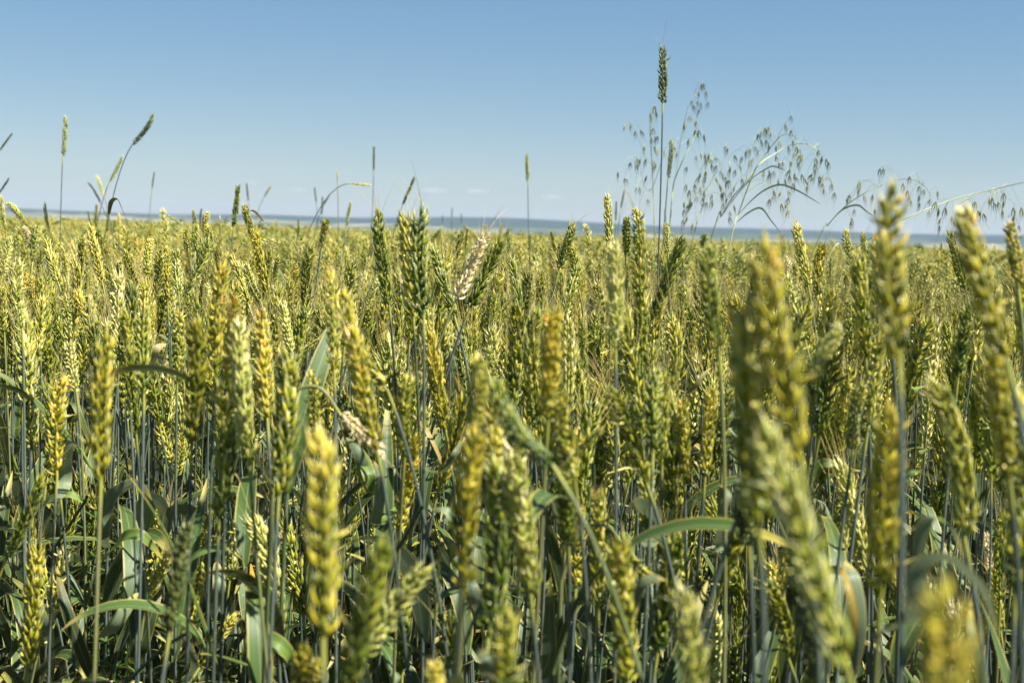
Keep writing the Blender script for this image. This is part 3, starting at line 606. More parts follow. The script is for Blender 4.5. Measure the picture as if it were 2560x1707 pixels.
for nm, tp, data in (('kindi', 'INT', kind), ('rotz', 'FLOAT', rot), ('scl', 'FLOAT', scl), ('idx', 'INT', idx)):
    at = me.attributes.new(nm, tp, 'POINT'); at.data.foreach_set('value', np.array(data, dtype=np.int32 if tp == 'INT' else np.float32))
crop = bpy.data.objects.new('wheat_crop', me); C.objects.link(crop)
tag(crop, 'dense green and golden wheat filling the field behind the nearest ears', 'wheat', kind='stuff')
ng = bpy.data.node_groups.new('wheat_crop', 'GeometryNodeTree')
ng.interface.new_socket('Geometry', in_out='INPUT', socket_type='NodeSocketGeometry'); ng.interface.new_socket('Geometry', in_out='OUTPUT', socket_type='NodeSocketGeometry')
gi = ng.nodes.new('NodeGroupInput'); go = ng.nodes.new('NodeGroupOutput'); jout = ng.nodes.new('GeometryNodeJoinGeometry')
def gattr(name, t):
    a = ng.nodes.new('GeometryNodeInputNamedAttribute'); a.data_type = t; a.inputs['Name'].default_value = name; return a.outputs[0]
def objgeo(o):
    n_ = ng.nodes.new('GeometryNodeObjectInfo'); n_.inputs['Object'].default_value = o; return n_.outputs['Geometry']
ki = gattr('kindi', 'INT'); ro = gattr('rotz', 'FLOAT'); sc_ = gattr('scl', 'FLOAT'); ii = gattr('idx', 'INT')
cx = ng.nodes.new('ShaderNodeCombineXYZ'); ng.links.new(ro, cx.inputs[2])
for kk, srcs in ((0, src_plants), (1, src_patches)):
    cmp_ = ng.nodes.new('FunctionNodeCompare'); cmp_.data_type = 'INT'; cmp_.operation = 'EQUAL'
    ints = [s for s in cmp_.inputs if s.type == 'INT']; ng.links.new(ki, ints[0]); ints[1].default_value = kk
    jn = ng.nodes.new('GeometryNodeJoinGeometry')
    for o in srcs:
        g2 = ng.nodes.new('GeometryNodeGeometryToInstance'); ng.links.new(objgeo(o), g2.inputs[0]); ng.links.new(g2.outputs[0], jn.inputs[0])
    ip = ng.nodes.new('GeometryNodeInstanceOnPoints'); ip.inputs['Pick Instance'].default_value = True
    ng.links.new(gi.outputs[0], ip.inputs['Points']); ng.links.new(cmp_.outputs[0], ip.inputs['Selection']); ng.links.new(jn.outputs[0], ip.inputs['Instance'])
    ng.links.new(ii, ip.inputs['Instance Index']); ng.links.new(cx.outputs[0], ip.inputs['Rotation']); ng.links.new(sc_, ip.inputs['Scale'])
    ng.links.new(ip.outputs[0], jout.inputs[0])
ng.links.new(objgeo(canopy), jout.inputs[0]); ng.links.new(jout.outputs[0], go.inputs[0])
md = crop.modifiers.new('wheat_crop', 'NODES'); md.node_group = ng

# ------------------------------------------------------------------ single leaves and broken straws read off the photograph
def stem_at(p, z):
    i = int(np.argmin(np.abs(p['pts'][:, 2] - z))); return p['pts'][i]
def hero_leaf(crop_, poly, wpx, d=None, mat=M_leafb, twist=0, vee=.2, label=None, blunt=False, face=None, name='leaf'):
    q = [S(crop_, *p) for p in poly]; best = None
    for p in plants:
        if not (.5 < p['d'] < 2.2) or p['droop']: continue
        if d and abs(p['d'] - d) > .35: continue
        for j in range(8, len(p['pts']), 2):
            x, y, z = project(p['pts'][j])
            dd = math.hypot(x - q[0][0], y - q[0][1]) + (abs(p['d'] - d) * 60 if d else 0)
            if best is None or dd < best[0]: best = (dd, p, j, z)
    _, p, j, z = best; dep = d or z
    n = len(q); W = []
    for i, (x, y) in enumerate(q):
        W.append(np.array(P3(x, y, dep - .02 * math.sin(math.pi * i / max(1, n - 1)))))
    a = p['pts'][j]
    if np.linalg.norm(a - W[0]) > .004 and np.linalg.norm(a - W[0]) < .10: W = [a] + W
    W = smooth_curve(W, 26); G = np.array(p['root'].location)
    side = face if face is not None else np.array(right) * .85 + np.array(fwd) * .5
    raw = leaf_raw(W - G, wpx * .36565 / FPX * dep, side, twist, vee, blunt=blunt)
    o = link(name, mesh_of(raw, name, [mat]), p['root'])
    if label: o['label'] = label
    return o
def hero_straw(crop_, poly, d, rpx=4.0, mat=M_stem):
    q = [np.array(P3(*S(crop_, *p), d + i * .015)) for i, p in enumerate(poly)]; best = min(plants, key=lambda p: min(np.linalg.norm(p['pts'] - q[-1], axis=1)))
    raw = Raw(); tube(raw, smooth_curve(q, 10) - np.array(best['root'].location), rpx / FPX * d, 7, 0, (.5, .4, 0, .4))
    o = link('broken_straw', mesh_of(raw, 'broken_straw', [mat]), best['root']); return o
YF = np.array((.10, .62, .75)); XF = np.array((.95, .3, 0))
hero_leaf('F', [(440, 1000), (450, 760), (520, 715), (600, 830), (650, 1000), (665, 1110)], 95, 1.25, face=XF, vee=.1)
hero_leaf('F', [(490, 560), (500, 430), (545, 520), (600, 660), (640, 800)], 60, 1.4, M_leaf2, label='green leaf with an orange tip')
hero_leaf('F', [(200, 410), (130, 350), (0, 315), (-60, 310)], 50, 1.2, M_leaf2)
hero_leaf('F', [(-40, 620), (0, 520), (60, 430), (140, 390)], 120, 1.3, face=YF)
hero_leaf('G', [(300, 340), (370, 290), (470, 270), (560, 310), (650, 370)], 60, 1.3, face=YF)
hero_leaf('G', [(700, 560), (715, 420), (745, 300), (810, 240), (900, 195), (980, 225), (1040, 310)], 105, 1.3, face=XF, vee=.1)
hero_leaf('G', [(915, 700), (960, 480), (1010, 330), (1070, 315), (1120, 400), (1110, 600)], 150, 1.35, face=XF, vee=.1)
hero_leaf('G', [(1320, 560), (1300, 400), (1240, 372), (1160, 400), (1130, 560), (1080, 700)], 110, 1.35, face=XF, vee=.1)
hero_leaf('G', [(780, 640), (850, 560), (950, 545), (1030, 610), (1110, 710)], 95, 1.2, face=YF)
hero_leaf('G', [(1180, 950), (1230, 810), (1340, 690), (1480, 640), (1580, 660), (1660, 715)], 95, 1.15, face=YF)
hero_leaf('G', [(690, 1250), (760, 1200), (850, 1080), (950, 940)], 110, 1.15, face=XF, blunt=True)
hero_leaf('G', [(640, 1560), (560, 1350), (470, 1100), (420, 930), (390, 760)], 90, 1.25, M_leaf2)
hero_leaf('G', [(350, 1280), (290, 1150), (245, 1000), (250, 860)], 100, 1.25, face=XF)
hero_leaf('G', [(1660, 1340), (1780, 1260), (1900, 1290), (1980, 1380), (1930, 1480)], 130, 1.05, face=YF, label='broad leaf with pale specks')
hero_leaf('G', [(940, 1400), (1000, 1200), (1060, 1020), (1110, 900)], 120, 1.4, M_leaf2, face=XF)
hero_leaf('G', [(1440, 1100), (1500, 900), (1480, 720)], 90, 1.35, face=XF, blunt=True)
hero_leaf('G', [(1300, 1560), (1330, 1420), (1260, 1250), (1240, 1180)], 70, 1.3)
hero_leaf('G', [(1810, 1240), (1800, 1090), (1740, 1080), (1680, 1110)], 40, 1.2, M_leafdry, label='dry bent yellow leaf')
hero_leaf('G', [(1760, 1100), (1735, 900), (1715, 740)], 55, 1.3, M_leaforange, label='bright orange dying leaf')
hero_leaf('I', [(1480, 700), (1500, 300), (1590, 130), (1720, 150), (1830, 180)], 110, .85, face=YF)
hero_leaf('I', [(1600, 800), (1680, 460), (1790, 450), (1880, 540), (1940, 720)], 130, .72, face=XF, vee=.1)
hero_leaf('I', [(1600, 1100), (1640, 780), (1800, 700), (1960, 800), (2090, 960), (2180, 1250)], 150, .6, face=XF, vee=.1)
hero_leaf('I', [(2100, 1650), (2050, 1400), (2000, 1200), (1990, 1000)], 120, .7, M_leaf2)
hero_leaf('I', [(1200, 1500), (1230, 1150), (1190, 850), (1130, 720)], 110, .95, face=XF, blunt=True)
hero_leaf('I', [(1150, 1420), (1190, 1150), (1150, 900), (1100, 760)], 60, .66, M_leaforange, face=XF, label='blurred orange yellow leaf')
hero_leaf('I', [(1080, 560), (1020, 400), (970, 320), (920, 300)], 60, 1.2, face=YF)
hero_leaf('I', [(280, 640), (290, 400), (330, 260), (270, 200)], 70, .95, face=XF)
hero_leaf('I', [(900, 130), (970, 60), (1060, 70), (1090, 120)], 80, 1.2, face=YF)
hero_leaf('H', [(200, 260), (150, 60), (100, -60), (40, -120)], 90, 1.2, face=XF)
hero_leaf('H', [(250, 480), (270, 300), (260, 120), (230, 40)], 80, 1.2)
hero_leaf('H', [(800, 560), (770, 420), (700, 360), (620, 370)], 90, 1.0, face=YF)
hero_leaf('H', [(1000, 1120), (940, 1000), (900, 880), (880, 800)], 110, 1.0, face=XF)
hero_leaf('H', [(1980, 1160), (2020, 950), (2120, 860), (2220, 850)], 120, .85, face=XF)
hero_leaf('H', [(2120, 560), (2130, 400), (2060, 345), (1970, 350)], 130, 1.05, face=XF, vee=.1, blunt=True)
hero_leaf('H', [(2250, 640), (2180, 560), (2080, 540), (1990, 590)], 80, 1.05, M_leaf2, face=YF)
hero_leaf('H', [(1050, 1600), (1010, 1400), (940, 1330)], 120, .8, face=XF, blunt=True)
hero_leaf('H', [(1540, 1600), (1520, 1480), (1560, 1390)], 60, 1.2, blunt=True)
hero_leaf('J', [(140, 1300), (200, 1480), (240, 1600)], 90, 1.2, face=XF, blunt=True)
hero_leaf('J', [(700, 1450), (780, 1330), (860, 1210)], 60, 1.1, face=XF)
hero_leaf('J', [(1150, 600), (1230, 560), (1270, 640), (1250, 850)], 60, 1.6)
hero_leaf('J', [(500, 1060), (600, 1180), (690, 1370), (740, 1500)], 35, 1.35, M_leafdry)
hero_leaf('J', [(1590, 1180), (1680, 1120), (1790, 1130), (1830, 1280)], 55, 1.35, face=YF)
hero_leaf('J', [(1980, 1100), (2040, 1000), (2060, 1000), (2080, 1090)], 110, 1.4, face=XF)
hero_leaf('M', [(1340, 1420), (1400, 1220), (1460, 1130), (1530, 1100)], 80, 1.4, M_leafdry, face=XF, label='pale dry pointed leaf blade')
hero_leaf('A', [(745, 780), (760, 700), (800, 680), (830, 740), (890, 890)], 32, 2.1, M_leaf2, face=XF, label='dark leaf bent over above the horizon')
hero_leaf('A', [(1800, 830), (1740, 765), (1705, 770), (1690, 860), (1700, 1080)], 16, 1.8, M_leaforange, face=XF, label='orange dry leaf bent into a hook')
hero_leaf('B', [(450, 1160), (435, 1050), (415, 960), (400, 900)], 20, 1.5, M_leafdry, face=XF, label='dry brown leaf tip')
hero_leaf('K', [(20, 930), (90, 880), (160, 790), (215, 735)], 45, 1.4, M_leafdry, face=XF, label='dry folded straw leaf')
hero_leaf('K', [(1600, 1390), (1640, 1320), (1730, 1280)], 40, 1.2, face=YF)
hero_leaf('K', [(1560, 960), (1600, 890), (1680, 860)], 50, 1.3, face=YF)
hero_leaf('K', [(1080, 1140), (1050, 1000), (1100, 930)], 80, 1.4, face=XF)
hero_straw('G', [(595, 285), (560, 350), (350, 670)], 1.25, 4); hero_straw('G', [(1262, 1225), (1100, 1330), (850, 1570)], 1.0, 5)
hero_straw('H', [(560, 355), (420, 600), (310, 760)], .95, 6); hero_straw('H', [(1850, 690), (1700, 1000), (1490, 1330)], 1.2, 5)
hero_straw('H', [(1730, 60), (1735, 400), (1700, 900)], 1.1, 5, M_stemy)

# ------------------------------------------------------------------ wild oats
def spikelet_mesh(i):
    rg = random.Random(60 + i); raw = Raw(); L = .021
    for s in (-1, 1):
        ax = unit(np.array([s * rg.uniform(.08, .22), 0, -1])); floret(raw, np.array([0, 0, 0.]), ax, np.array([s, 0, 0.]), L, .00135, 6, .5, .5, 0)
    floret(raw, np.array([0, 0, -.002]), np.array([0.02, .05, -1]), np.array([0, 1, 0.]), L * .8, .0011, 6, .5, .5, 0)
    al = rg.uniform(.015, .03); P = np.array([[0, 0, -L * .7], [.002, 0, -L * .8 - al * .4], [.001 + rg.uniform(0, .008), 0, -L * .8 - al]])
    tube(raw, P, np.array([.0003, .0002, .0001]), 3, 0, (.5, .5, 0, .5)); return mesh_of(raw, 'spikelet', [M_oatsp])
SPK = [spikelet_mesh(i) for i in range(5)]
M_oatsp2 = simple('oat_spikelet_pale', (0.36, 0.35, 0.17), .55, .2, var=.5)
def oat(label, crop_, stems, sp, d, leaves=(), mat=M_oatst, dry=False):
    rg = random.Random(len(label) * 13 + int(d * 100)); base = [S(crop_, *p) for p in stems[0][0]]; b0 = P3(*base[0], d)
    b1 = P3(*base[1], d); ko = min(20, .8 / max(.03, b1.z - b0.z)) * .8; root = empty('wild_oat', (b0.x - max(-.35, min(.35, (b1.x - b0.x) * ko)), b0.y + .02, 0)); G = np.array(root.location); allp = []
    for k, (poly, r) in enumerate(stems):
        W = [np.array(P3(*S(crop_, *p), d + .03 * math.sin(i * 1.7 + k))) for i, p in enumerate(poly)]
        if k == 0: W = [G, G * .45 + W[0] * .55] + W
        elif allp:                                                   # spring from the main culm
            j = min(range(len(allp)), key=lambda i_: np.linalg.norm(allp[i_] - W[0])); W = [allp[j]] + W if np.linalg.norm(allp[j] - W[0]) > .003 else W
        c = smooth_curve(W, 14 + 6 * len(W)); raw = Raw(); tube(raw, c - G, np.linspace(r, r * .35, len(c)), 5, 0, (.5, .3, 0, .5))
        link('stem' if k == 0 else 'panicle_branch', mesh_of(raw, 'stem', [mat if not dry else M_oatdry]), root)
        allp += list(c[len(c) // 3 if k == 0 else 0:])
    A = np.array(allp)
    for (x, y) in sp:
        px, py = S(crop_, x, y - 18); p = np.array(P3(px, py, d + rg.uniform(-.08, .10)))
        dist = np.linalg.norm(A - p, axis=1) + np.where(A[:, 2] < p[2] - .03, .25, 0) * .6 + np.abs(A[:, 2] - p[2] - .02) * .5
        a = A[int(np.argmin(dist))]; mid = (a + p) / 2 + np.array([0, 0, abs(a[0] - p[0]) * .35 + .006])
        mid[2] = max(mid[2], p[2] + .004); c = smooth_curve([a, mid, p], 8); raw = Raw()
        tube(raw, c - G, np.linspace(.00035, .00022, 8), 3, 0, (.5, .5, 0, .5))
        link('pedicel', mesh_of(raw, 'pedicel', [M_oatdry if rg.random() < .5 else M_oatst]), root)
        s = link('spikelet', rg.choice(SPK), root, p - G, Quaternion((0, 1, 0), rg.gauss(0, .16)) @ Quaternion((0, 0, 1), rg.uniform(0, 6.28)), M_oatsp if rg.random() < .7 else M_oatsp2)
        sc = rg.uniform(.75, 1.02); s.scale = (sc, sc, sc)
    for (poly, w) in leaves:
        W = smooth_curve([np.array(P3(*S(crop_, *p), d - .03 * i)) for i, p in enumerate(poly)], 22)
        link('leaf', mesh_of(leaf_raw(W - G, w, YF, .5), 'leaf', [M_oatst]), root)
    tag(root, label, 'wild oat', 'wild oats standing above the wheat')
oat('slender wild oat left of and behind the tallest wheat ear', 'C',
    [([(372, 1440), (362, 1050), (348, 760), (345, 620), (378, 515)], .0014), ([(350, 900), (310, 850), (230, 650), (175, 640)], .0005),
     ([(362, 1100), (300, 1050), (260, 870), (210, 890)], .0005), ([(365, 1050), (430, 860), (470, 760)], .0008)],
    [(375,525),(385,560),(355,590),(345,570),(172,650),(210,655),(243,695),(277,690),(345,700),(365,675),(375,730),(395,730),(350,745),(370,800),(385,810),(305,790),(210,910),(257,885),(275,885),(250,920),(315,885),(123,975),(168,1020),(182,1020),(320,1000),(370,900),(378,930),(252,1080),(270,1080),(325,1160)], 3.1)
oat('tall wild oat reaching up to the right of the tallest wheat ear', 'C',
    [([(480, 1290), (497, 1090), (515, 1000), (580, 850), (645, 720), (665, 660)], .0017), ([(520, 960), (560, 700), (600, 520), (640, 430), (700, 365)], .0007)],
    [(705,370),(692,375),(728,425),(675,430),(741,497),(630,485),(640,520),(665,490),(690,500),(680,545),(618,585),(580,635),(575,650),(655,630),(675,690),(650,690),(710,715),(608,745),(510,800),(530,840),(440,830),(660,865)], 3.1)
oat('low bushy wild oat right of the tall pair, its spikelets crowded down to the horizon', 'C',
    [([(625, 1470), (690, 1230), (715, 1120), (705, 1000), (740, 880)], .0014), ([(700, 1200), (640, 1060), (690, 960)], .0006), ([(715, 1100), (800, 960), (860, 1000)], .0006)],
    [(690,840),(720,850),(750,850),(730,890),(745,880),(762,920),(790,870),(797,930),(595,940),(690,980),(725,970),(670,1010),(720,1010),(590,1060),(650,1060),(685,1080),(790,1010),(825,970),(840,990),(855,1010),(865,1040),(880,1030),(815,1060),(830,1120),(845,1110),(620,1150),(575,1180),(600,1200),(575,1230),(620,1190),(630,1180),(655,1145),(700,1150),(710,1110),(730,1180),(765,1130),(770,1170),(570,1300),(600,1270),(635,1320),(610,1100),(845,1190),(890,1240),(885,1280),(870,1150)], 3.0)
oat('wild oat with the arching top of the middle cluster, bending right', 'C',
    [([(780, 1350), (830, 1260), (900, 1140), (1000, 1020), (1080, 910), (1160, 800), (1240, 710), (1310, 700), (1345, 740)], .0016),
     ([(1000, 1020), (1040, 800), (1110, 690), (1170, 665)], .0006), ([(1200, 750), (1270, 620), (1310, 575)], .0005), ([(900, 1140), (880, 900), (860, 790)], .0005)],
    [(858,797),(877,815),(920,860),(973,870),(890,930),(925,960),(955,925),(1000,830),(1030,820),(1060,800),(1085,830),(1055,880),(1025,900),(1100,690),(1080,715),(1130,675),(1150,670),(1145,690),(1175,700),(1100,755),(1135,755),(1155,780),(970,1020),(1305,590),(1267,650),(1310,690),(920,1070),(900,1110),(1205,790),(1230,760),(1320,755),(915,1200),(890,950)], 3.0,
    leaves=[([(830, 1260), (1000, 1040), (1150, 930), (1210, 925), (1270, 950)], .0035)])
oat('largest wild oat, bowing to the right with many hanging spikelets', 'C',
    [([(890, 1440), (945, 1250), (1040, 990), (1090, 905), (1200, 830), (1300, 775), (1400, 765), (1460, 790), (1500, 830)], .0016),
     ([(1340, 770), (1360, 830), (1310, 890), (1300, 960)], .0005), ([(1460, 790), (1490, 900), (1510, 1000), (1590, 1040)], .0005), ([(1090, 905), (1180, 900), (1290, 880)], .0004)],
    [(1290,800),(1330,840),(1345,800),(1365,820),(1375,870),(1385,850),(1205,860),(1225,910),(1250,900),(1310,900),(1355,910),(1495,825),(1520,865),(1548,885),(1565,910),(1475,880),(1472,920),(1470,960),(1465,1010),(1450,990),(1380,990),(1400,1020),(1415,1070),(1300,960),(1330,980),(1340,1010),(1325,1050),(1500,1000),(1525,1000),(1505,1030),(1525,1050),(1530,1090),(1585,1055),(1605,1115),(1120,970),(1155,960),(1155,990),(1190,970),(1220,1020),(1265,1020),(1290,1100),(1290,1150),(1285,1190),(1290,1240),(1185,1100),(1180,1140),(1160,1160),(1240,1100),(1240,1190),(1370,860),(1300,1000)], 2.9, dry=True,
    leaves=[([(945, 1250), (1040, 1150), (1130, 1080), (1230, 1045), (1330, 1075), (1430, 1130), (1510, 1180)], .004), ([(940, 1300), (1010, 1240), (1100, 1205), (1170, 1290), (1250, 1390)], .004)])
oat('wild oat with a long thin arch behind the tall blurred right ear', 'C',
    [([(1480, 1450), (1560, 1320), (1680, 1190), (1830, 1090), (1950, 1035), (2100, 1005), (2200, 1040), (2260, 1110)], .0012), ([(1680, 1190), (1740, 1100), (1772, 1030)], .0005), ([(1900, 1060), (1930, 940)], .0004)],
    [(1770,1045),(1778,1040),(1770,1090),(1710,1130),(1690,1150),(1805,1130),(1865,1130),(1740,1230),(1720,1290),(1718,1310),(1915,950),(1940,950),(2120,1005),(2075,1050),(2105,1100),(2115,1140),(2130,1170),(2185,1070),(2217,1095),(2185,1130),(2187,1185),(2253,1160),(2252,1240),(2310,1100),(1880,1230)], 2.9,
    leaves=[([(1565, 1310), (1660, 1215), (1760, 1185), (1820, 1225), (1885, 1270)], .004)])
oat('wild oat leaning far right in a nearly straight line to the right edge', 'D',
    [([(1000, 830), (1130, 780), (1400, 610), (1580, 520), (1860, 410), (2120, 345), (2352, 290), (2420, 285)], .0016), ([(2110, 350), (2170, 400), (2240, 530)], .0005), ([(1990, 370), (1900, 450), (1870, 520)], .0004), ([(2120, 345), (2280, 430), (2300, 560)], .0005)],
    [(1750,440),(1770,480),(1815,480),(1785,550),(1775,600),(1885,560),(1860,540),(1885,640),(2020,440),(2005,490),(2035,500),(2055,500),(2075,520),(2120,410),(2135,410),(2150,450),(2175,440),(2215,430),(2205,500),(2215,380),(2280,480),(2285,530),(2320,600),(2335,480),(2285,570),(1790,710)], 2.6, dry=True)

# ------------------------------------------------------------------ a fine-leaved weed low between the stems
def weed(label, crop_, cx_, cy_, d, n, h):
    rg = random.Random(n); c = P3(*S(crop_, cx_, cy_), d); root = empty('weed', (c.x, c.y, 0)); bush = Raw()
    for i in range(n):
        a = rg.uniform(0, 6.28); t = Vector((math.cos(a) * .05 * rg.random(), math.sin(a) * .05 * rg.random(), h * rg.uniform(.65, 1)))
        c_ = smooth_curve([(0, 0, 0), (t.x * .3, t.y * .3, t.z * .5), tuple(t)], 12); raw = Raw(); tube(raw, c_, np.linspace(.0012, .0005, 12), 4, 0, (.5, .5, 0, .5))
        for j in range(3, 12):
            for k in range(6):
                b = k * 1.05 + rg.random(); u_ = np.array([math.cos(b), math.sin(b), .5]); l_ = rg.uniform(.008, .016)
                raw.add(leaf_raw(np.array([c_[j], c_[j] + u_ * l_ * .6, c_[j] + u_ * l_]), .003, (-math.sin(b), math.cos(b), 0), cols=3), None, [0])
        link('shoot', mesh_of(raw, 'shoot', [M_weed]), root)
    tag(root, label, 'weed')
weed('small fine leaved green weed low between the stems, bottom left', 'G', 740, 600, 1.45, 10, .66)
weed('dark fine leaved weed beneath the bottom left leaves', 'G', 700, 1000, 1.35, 12, .58)

# ------------------------------------------------------------------ ground, far land, shrubs, clouds, haze
def ground_mat():
    m, nt, out = newmat('soil'); n1 = noise(nt, 9, 6)
    col = ramp(nt, n1, [(.3, (0.035, 0.026, 0.016)), (.7, (0.09, 0.068, 0.043))]); finish(nt, out, col, .9, .1, 0, bump=(n1, .8, .03)); return m
raw = Raw(); rr = np.concatenate([[.0], np.geomspace(.5, 420, 40)]); aa = np.linspace(0, 2 * math.pi, 65)[:-1]
P = np.stack([rr[:, None] * np.sin(aa), rr[:, None] * np.cos(aa), np.zeros((len(rr), 64))], -1); raw.grid(P, True, 0, (.5, .5, 0, .5))
g = link('ground', mesh_of(raw, 'ground', [ground_mat()])); tag(g, 'bare brown soil between the wheat stems', 'soil', kind='structure')
def hill_h(x, y, r):
    s = np.clip((r - 400) / 1500, 0, 1); v = -22 * s * s * (3 - 2 * s)
    p = np.clip((r - 2300) / 2500, 0, 1) * (1 + .25 * np.sin(x / 420 + y / 700)); v = v + (24 + 3 * np.sin(x / 900) + 12) * p
    q = np.clip((r - 4700) / 1300, 0, 1); q = q * q * (3 - 2 * q)
    ridge = 42 + 5 * np.sin(x / 560 + .6) + 4 * np.sin(x / 190 + 2) + 5 * np.sin(x / 1500 + y / 900) + .001 * x
    return v - .2 + q * ridge
def hills_mat():
    m, nt, out = newmat('far_land'); tc = N(nt, 'ShaderNodeTexCoord'); mp = N(nt, 'ShaderNodeMapping'); mp.inputs['Scale'].default_value = (.0042, .0022, .0)
    nt.links.new(tc.outputs['Object'], mp.inputs[0]); v = N(nt, 'ShaderNodeTexVoronoi'); v.inputs['Scale'].default_value = 1.0; nt.links.new(mp.outputs[0], v.inputs['Vector'])
    s = N(nt, 'ShaderNodeSeparateColor'); nt.links.new(v.outputs['Color'], s.inputs[0])
    f = ramp(nt, s.outputs[0], [(.0, (0.03, 0.05, 0.018)), (.35, (0.07, 0.09, 0.03)), (.6, (0.20, 0.19, 0.09)), (1, (0.34, 0.28, 0.16))])
    sp = N(nt, 'ShaderNodeSeparateXYZ'); nt.links.new(tc.outputs['Object'], sp.inputs[0])
    n1 = noise(nt, .004, 4); w = sstep(nt, math_(nt, 'ADD', sp.outputs[2], math_(nt, 'MULTIPLY', math_(nt, 'SUBTRACT', n1, .5), 80)), 16, 26)
    finish(nt, out, mixc(nt, w, f, (0.022, 0.038, 0.018)), .9, .1, 0); return m
raw = Raw(); rr = np.concatenate([[380, 395], np.geomspace(410, 7800, 90)]); na = 400; aa = np.linspace(0, 2 * math.pi, na + 1)[:-1]
X = rr[:, None] * np.sin(aa); Y = rr[:, None] * np.cos(aa); Rr = np.broadcast_to(rr[:, None], X.shape); Z = hill_h(X, Y, Rr); Z[0] = -1.5
raw.grid(np.stack([X, Y, Z], -1), True, 0, (.5, .5, 0, .5)); h = link('hills', mesh_of(raw, 'hills', [hills_mat()]))
tag(h, 'low wooded hills and pale fields fading blue on the horizon', 'hills', kind='structure')
def shrub(label, px, py, d, w, hh):
    c = P3(px, py, d); root = empty('shrub', (c.x, c.y, 0)); rg = random.Random(int(px)); raw = Raw()
    tube(raw, np.array([[0, 0, -.1], [.03, 0, hh * .4], [0, .03, hh * .8]]), np.array([.09, .07, .03]), 6, 0, (.5, .5, 0, .5)); link('trunk', mesh_of(raw, 'trunk', [M_bark]), root)
    raw = Raw()
    for i in range(900):
        a = rg.uniform(0, 6.28); r = w * .5 * math.sqrt(rg.random()); z = hh * (.25 + .75 * rg.random() * (1 - (r / (w * .55)) ** 2) * (.8 + .2 * math.sin(a * 3)))
        p = np.array([r * math.cos(a), r * math.sin(a), z]); u_ = unit(np.array([rg.gauss(0, 1), rg.gauss(0, 1), rg.gauss(0, .6)])); s_ = unit(np.cross(u_, (.3, .2, 1)))
        raw.grid(np.array([[p - s_ * .05, p + s_ * .05], [p - s_ * .05 + u_ * .12, p + s_ * .05 + u_ * .12]]), False, 0, (.5, .5, 0, .5))
    link('crown', mesh_of(raw, 'crown', [M_shrub]), root); tag(root, label, 'shrub', 'distant shrubs at the far edge of the field')
shrub('small dark shrub on the horizon right of the centre', 1348, 590, 205, 2.2, 1.75)
shrub('dark low shrub on the far field edge near the right side', 2292, 620, 205, 3.4, 1.9)
shrub('small dark shrub on the horizon under the wild oats', 1925, 607, 205, 1.8, 1.35)
def cloud_mat():
    m, nt, out = newmat('cloud'); p = N(nt, 'ShaderNodeVolumePrincipled'); p.inputs['Color'].default_value = (1, 1, 1, 1); p.inputs['Density'].default_value = .0040
    p.inputs['Anisotropy'].default_value = .2; nt.links.new(p.outputs[0], out.inputs['Volume']); return m
MC = cloud_mat()
for (px, py, w, hh, lb) in ((1085, 476, 62, 13, 'faint thin cloud low in the sky, left of the centre pair'), (1192, 478, 56, 12, 'faint thin cloud low in the sky at the centre'),
                        (1378, 492, 46, 12, 'small faint cloud right of the slim central ear'), (748, 474, 40, 9, 'very faint cloud low in the left half of the sky'),
                        (630, 457, 26, 8, 'tiny faint cloud, leftmost of the row above the hills')):
    d = 12000; c = P3(px, py, d); raw = Raw(); rg = random.Random(px); W, H_ = w / FPX * d, hh / FPX * d
    n1, n2 = 24, 32; th = np.linspace(0.001, math.pi - .001, n1)[:, None]; ph = np.arange(n2)[None] * 2 * math.pi / n2
    rad = 1 + .22 * np.sin(3 * ph + rg.random() * 6) * np.sin(2 * th + 1) + .14 * np.sin(5 * ph + 2) * np.sin(4 * th)
    P = np.stack([np.sin(th) * np.cos(ph) * rad * W * .5, np.sin(th) * np.sin(ph) * rad * W * .35, np.cos(th) * (rad + 0 * ph) * H_ * .5], -1); raw.grid(P[:, ::-1], True, 0, (.5, .5, 0, .5))
    o = link('cloud', mesh_of(raw, 'cloud', [MC]), loc=c); tag(o, lb, 'cloud', 'faint clouds above the horizon')
mh, nt, out = newmat('haze'); pv = N(nt, 'ShaderNodeVolumePrincipled'); pv.inputs['Color'].default_value = (.55, .72, 1, 1); pv.inputs['Density'].default_value = 7e-5
pv.inputs['Anisotropy'].default_value = 0.0; nt.links.new(pv.outputs[0], out.inputs['Volume'])
raw = Raw(); B = 8000; z0, z1 = -24, 125
Pb = np.array([[(-B, -B), (B, -B), (B, B), (-B, B)]], float)
ring = lambda z, s=1: np.array([[x * s, y * s, z] for x, y in Pb[0]])
raw.grid(np.array([ring(z0, 0), ring(z0), ring(z1), ring(z1, 0)]), True, 0, (0, 0, 0, 0))
o = link('haze', mesh_of(raw, 'haze', [mh], False)); tag(o, 'pale blue summer haze over the far land', 'haze', kind='stuff')

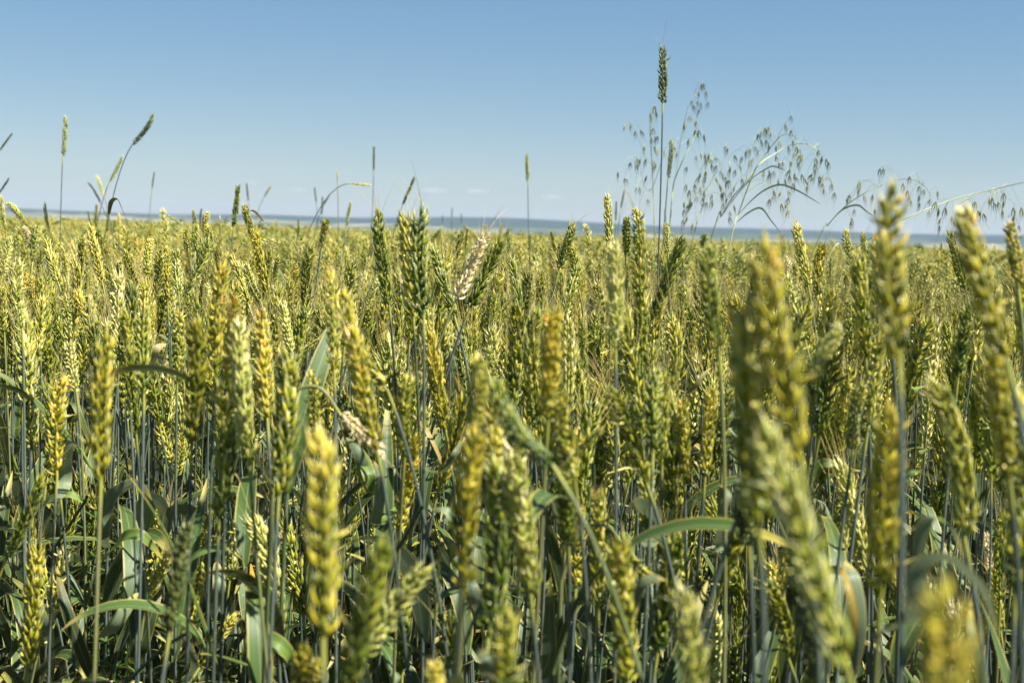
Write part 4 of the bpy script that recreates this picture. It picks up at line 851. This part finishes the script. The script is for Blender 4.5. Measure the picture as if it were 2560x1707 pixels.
# ------------------------------------------------------------------ labels: each singles out one plant
TW = {'green': 'green', 'yellow': 'yellow green', 'gold': 'golden', 'pale': 'pale', 'straw': 'straw coloured', 'dark': 'dark'}
marks = [(p, n_) for p, n_ in [(next(q for q in plants if q['label'] == lb), sh) for lb, sh in (
    ('ripe straw coloured ear leaning right with long pale awns', 'the ripe straw ear'),
    ('tallest large blurred green gold ear at the right, above the horizon', 'the tallest blurred right ear'),
    ('very blurred ear with an orange middle, nearest the camera at right', 'the orange middled blurred ear'),
    ('large golden ear bending left, left of the bare grey stems', 'the large golden bending ear'),
    ('bright pale bristly ear on a curved grey stem near the left edge', 'the bristly pale left ear'),
    ('thick olive and orange ear, left of centre', 'the thick olive ear'),
    ('very large blurred golden ear at lower left of centre', 'the large blurred golden ear'),
    ('plump golden ear hanging down beneath an arched leaf', 'the hanging plump ear'),
    ('full pale yellow ear in the bottom left corner', 'the full bottom left ear'),
    ('large green blurred ear lying diagonally to the left', 'the diagonal green ear'),
    ('yellow ear leaning left with broken white glumes', 'the broken glumed ear'),
    ('dark golden blurred ear with pale right hand grains, lower right', 'the dark golden lower right ear'),
    ('large blurred golden ear leaning left near the right edge', 'the leaning golden right ear'),
    ('yellow sharp ear with many awns left of the wild oats', 'the many awned ear'),
    ('sharp golden ear with a bleached white tip, left side', 'the white tipped ear'),
    ('sharp golden ear curving left at the right side', 'the curving sharp right ear'))]]
def words(p):
    dx = p['tip'][0] - p['base'][0]; ln = math.hypot(dx, p['tip'][1] - p['base'][1])
    lean = 'drooping' if p['droop'] else 'right leaning' if dx > .3 * ln else 'left leaning' if dx < -.3 * ln else 'upright'
    cx, cy = (p['tip'][0] + p['base'][0]) / 2, (p['tip'][1] + p['base'][1]) / 2
    m, nm = min(((q, n_) for q, n_ in marks if q is not p), key=lambda t: math.hypot((t[0]['tip'][0] + t[0]['base'][0]) / 2 - cx, (t[0]['tip'][1] + t[0]['base'][1]) / 2 - cy))
    mx, my = (m['tip'][0] + m['base'][0]) / 2, (m['tip'][1] + m['base'][1]) / 2; dx, dy = cx - mx, cy - my
    rel = ('left of' if dx < 0 else 'right of') if abs(dx) > abs(dy) else ('above' if dy < 0 else 'below')
    return f"{lean} {TW[p['tint']]} ear {rel} {nm}"
groups = {}
for p in plants:
    tag(p['root'], None, 'wheat plant', 'wheat plants of the nearest rows')
    if p['label']: p['root']['label'] = p['label']
    else: groups.setdefault(words(p), []).append(p)
ORD = ['', 'first', 'second', 'third', 'fourth', 'fifth', 'sixth', 'seventh', 'eighth', 'ninth', 'tenth']
for w_, ps in groups.items():
    ps.sort(key=lambda p: p['tip'][0])
    if len(ps) == 1: ps[0]['root']['label'] = w_; continue
    for i, p in enumerate(ps):
        k = len(ps); pos = 'leftmost' if i == 0 else 'rightmost' if i == k - 1 else f'{ORD[min(i + 1, 10)]} from left'
        nw = {2: 'two', 3: 'three', 4: 'four', 5: 'five', 6: 'six', 7: 'seven', 8: 'eight', 9: 'nine', 10: 'ten'}.get(k, 'many')
        lb = f"{w_}, {pos} of {nw}"
        p['root']['label'] = lb if len(lb.split()) <= 16 else f"{w_}, {pos}"
print('wheat plants', len(plants), 'heroes', N_HERO, 'stuff points', len(pts))
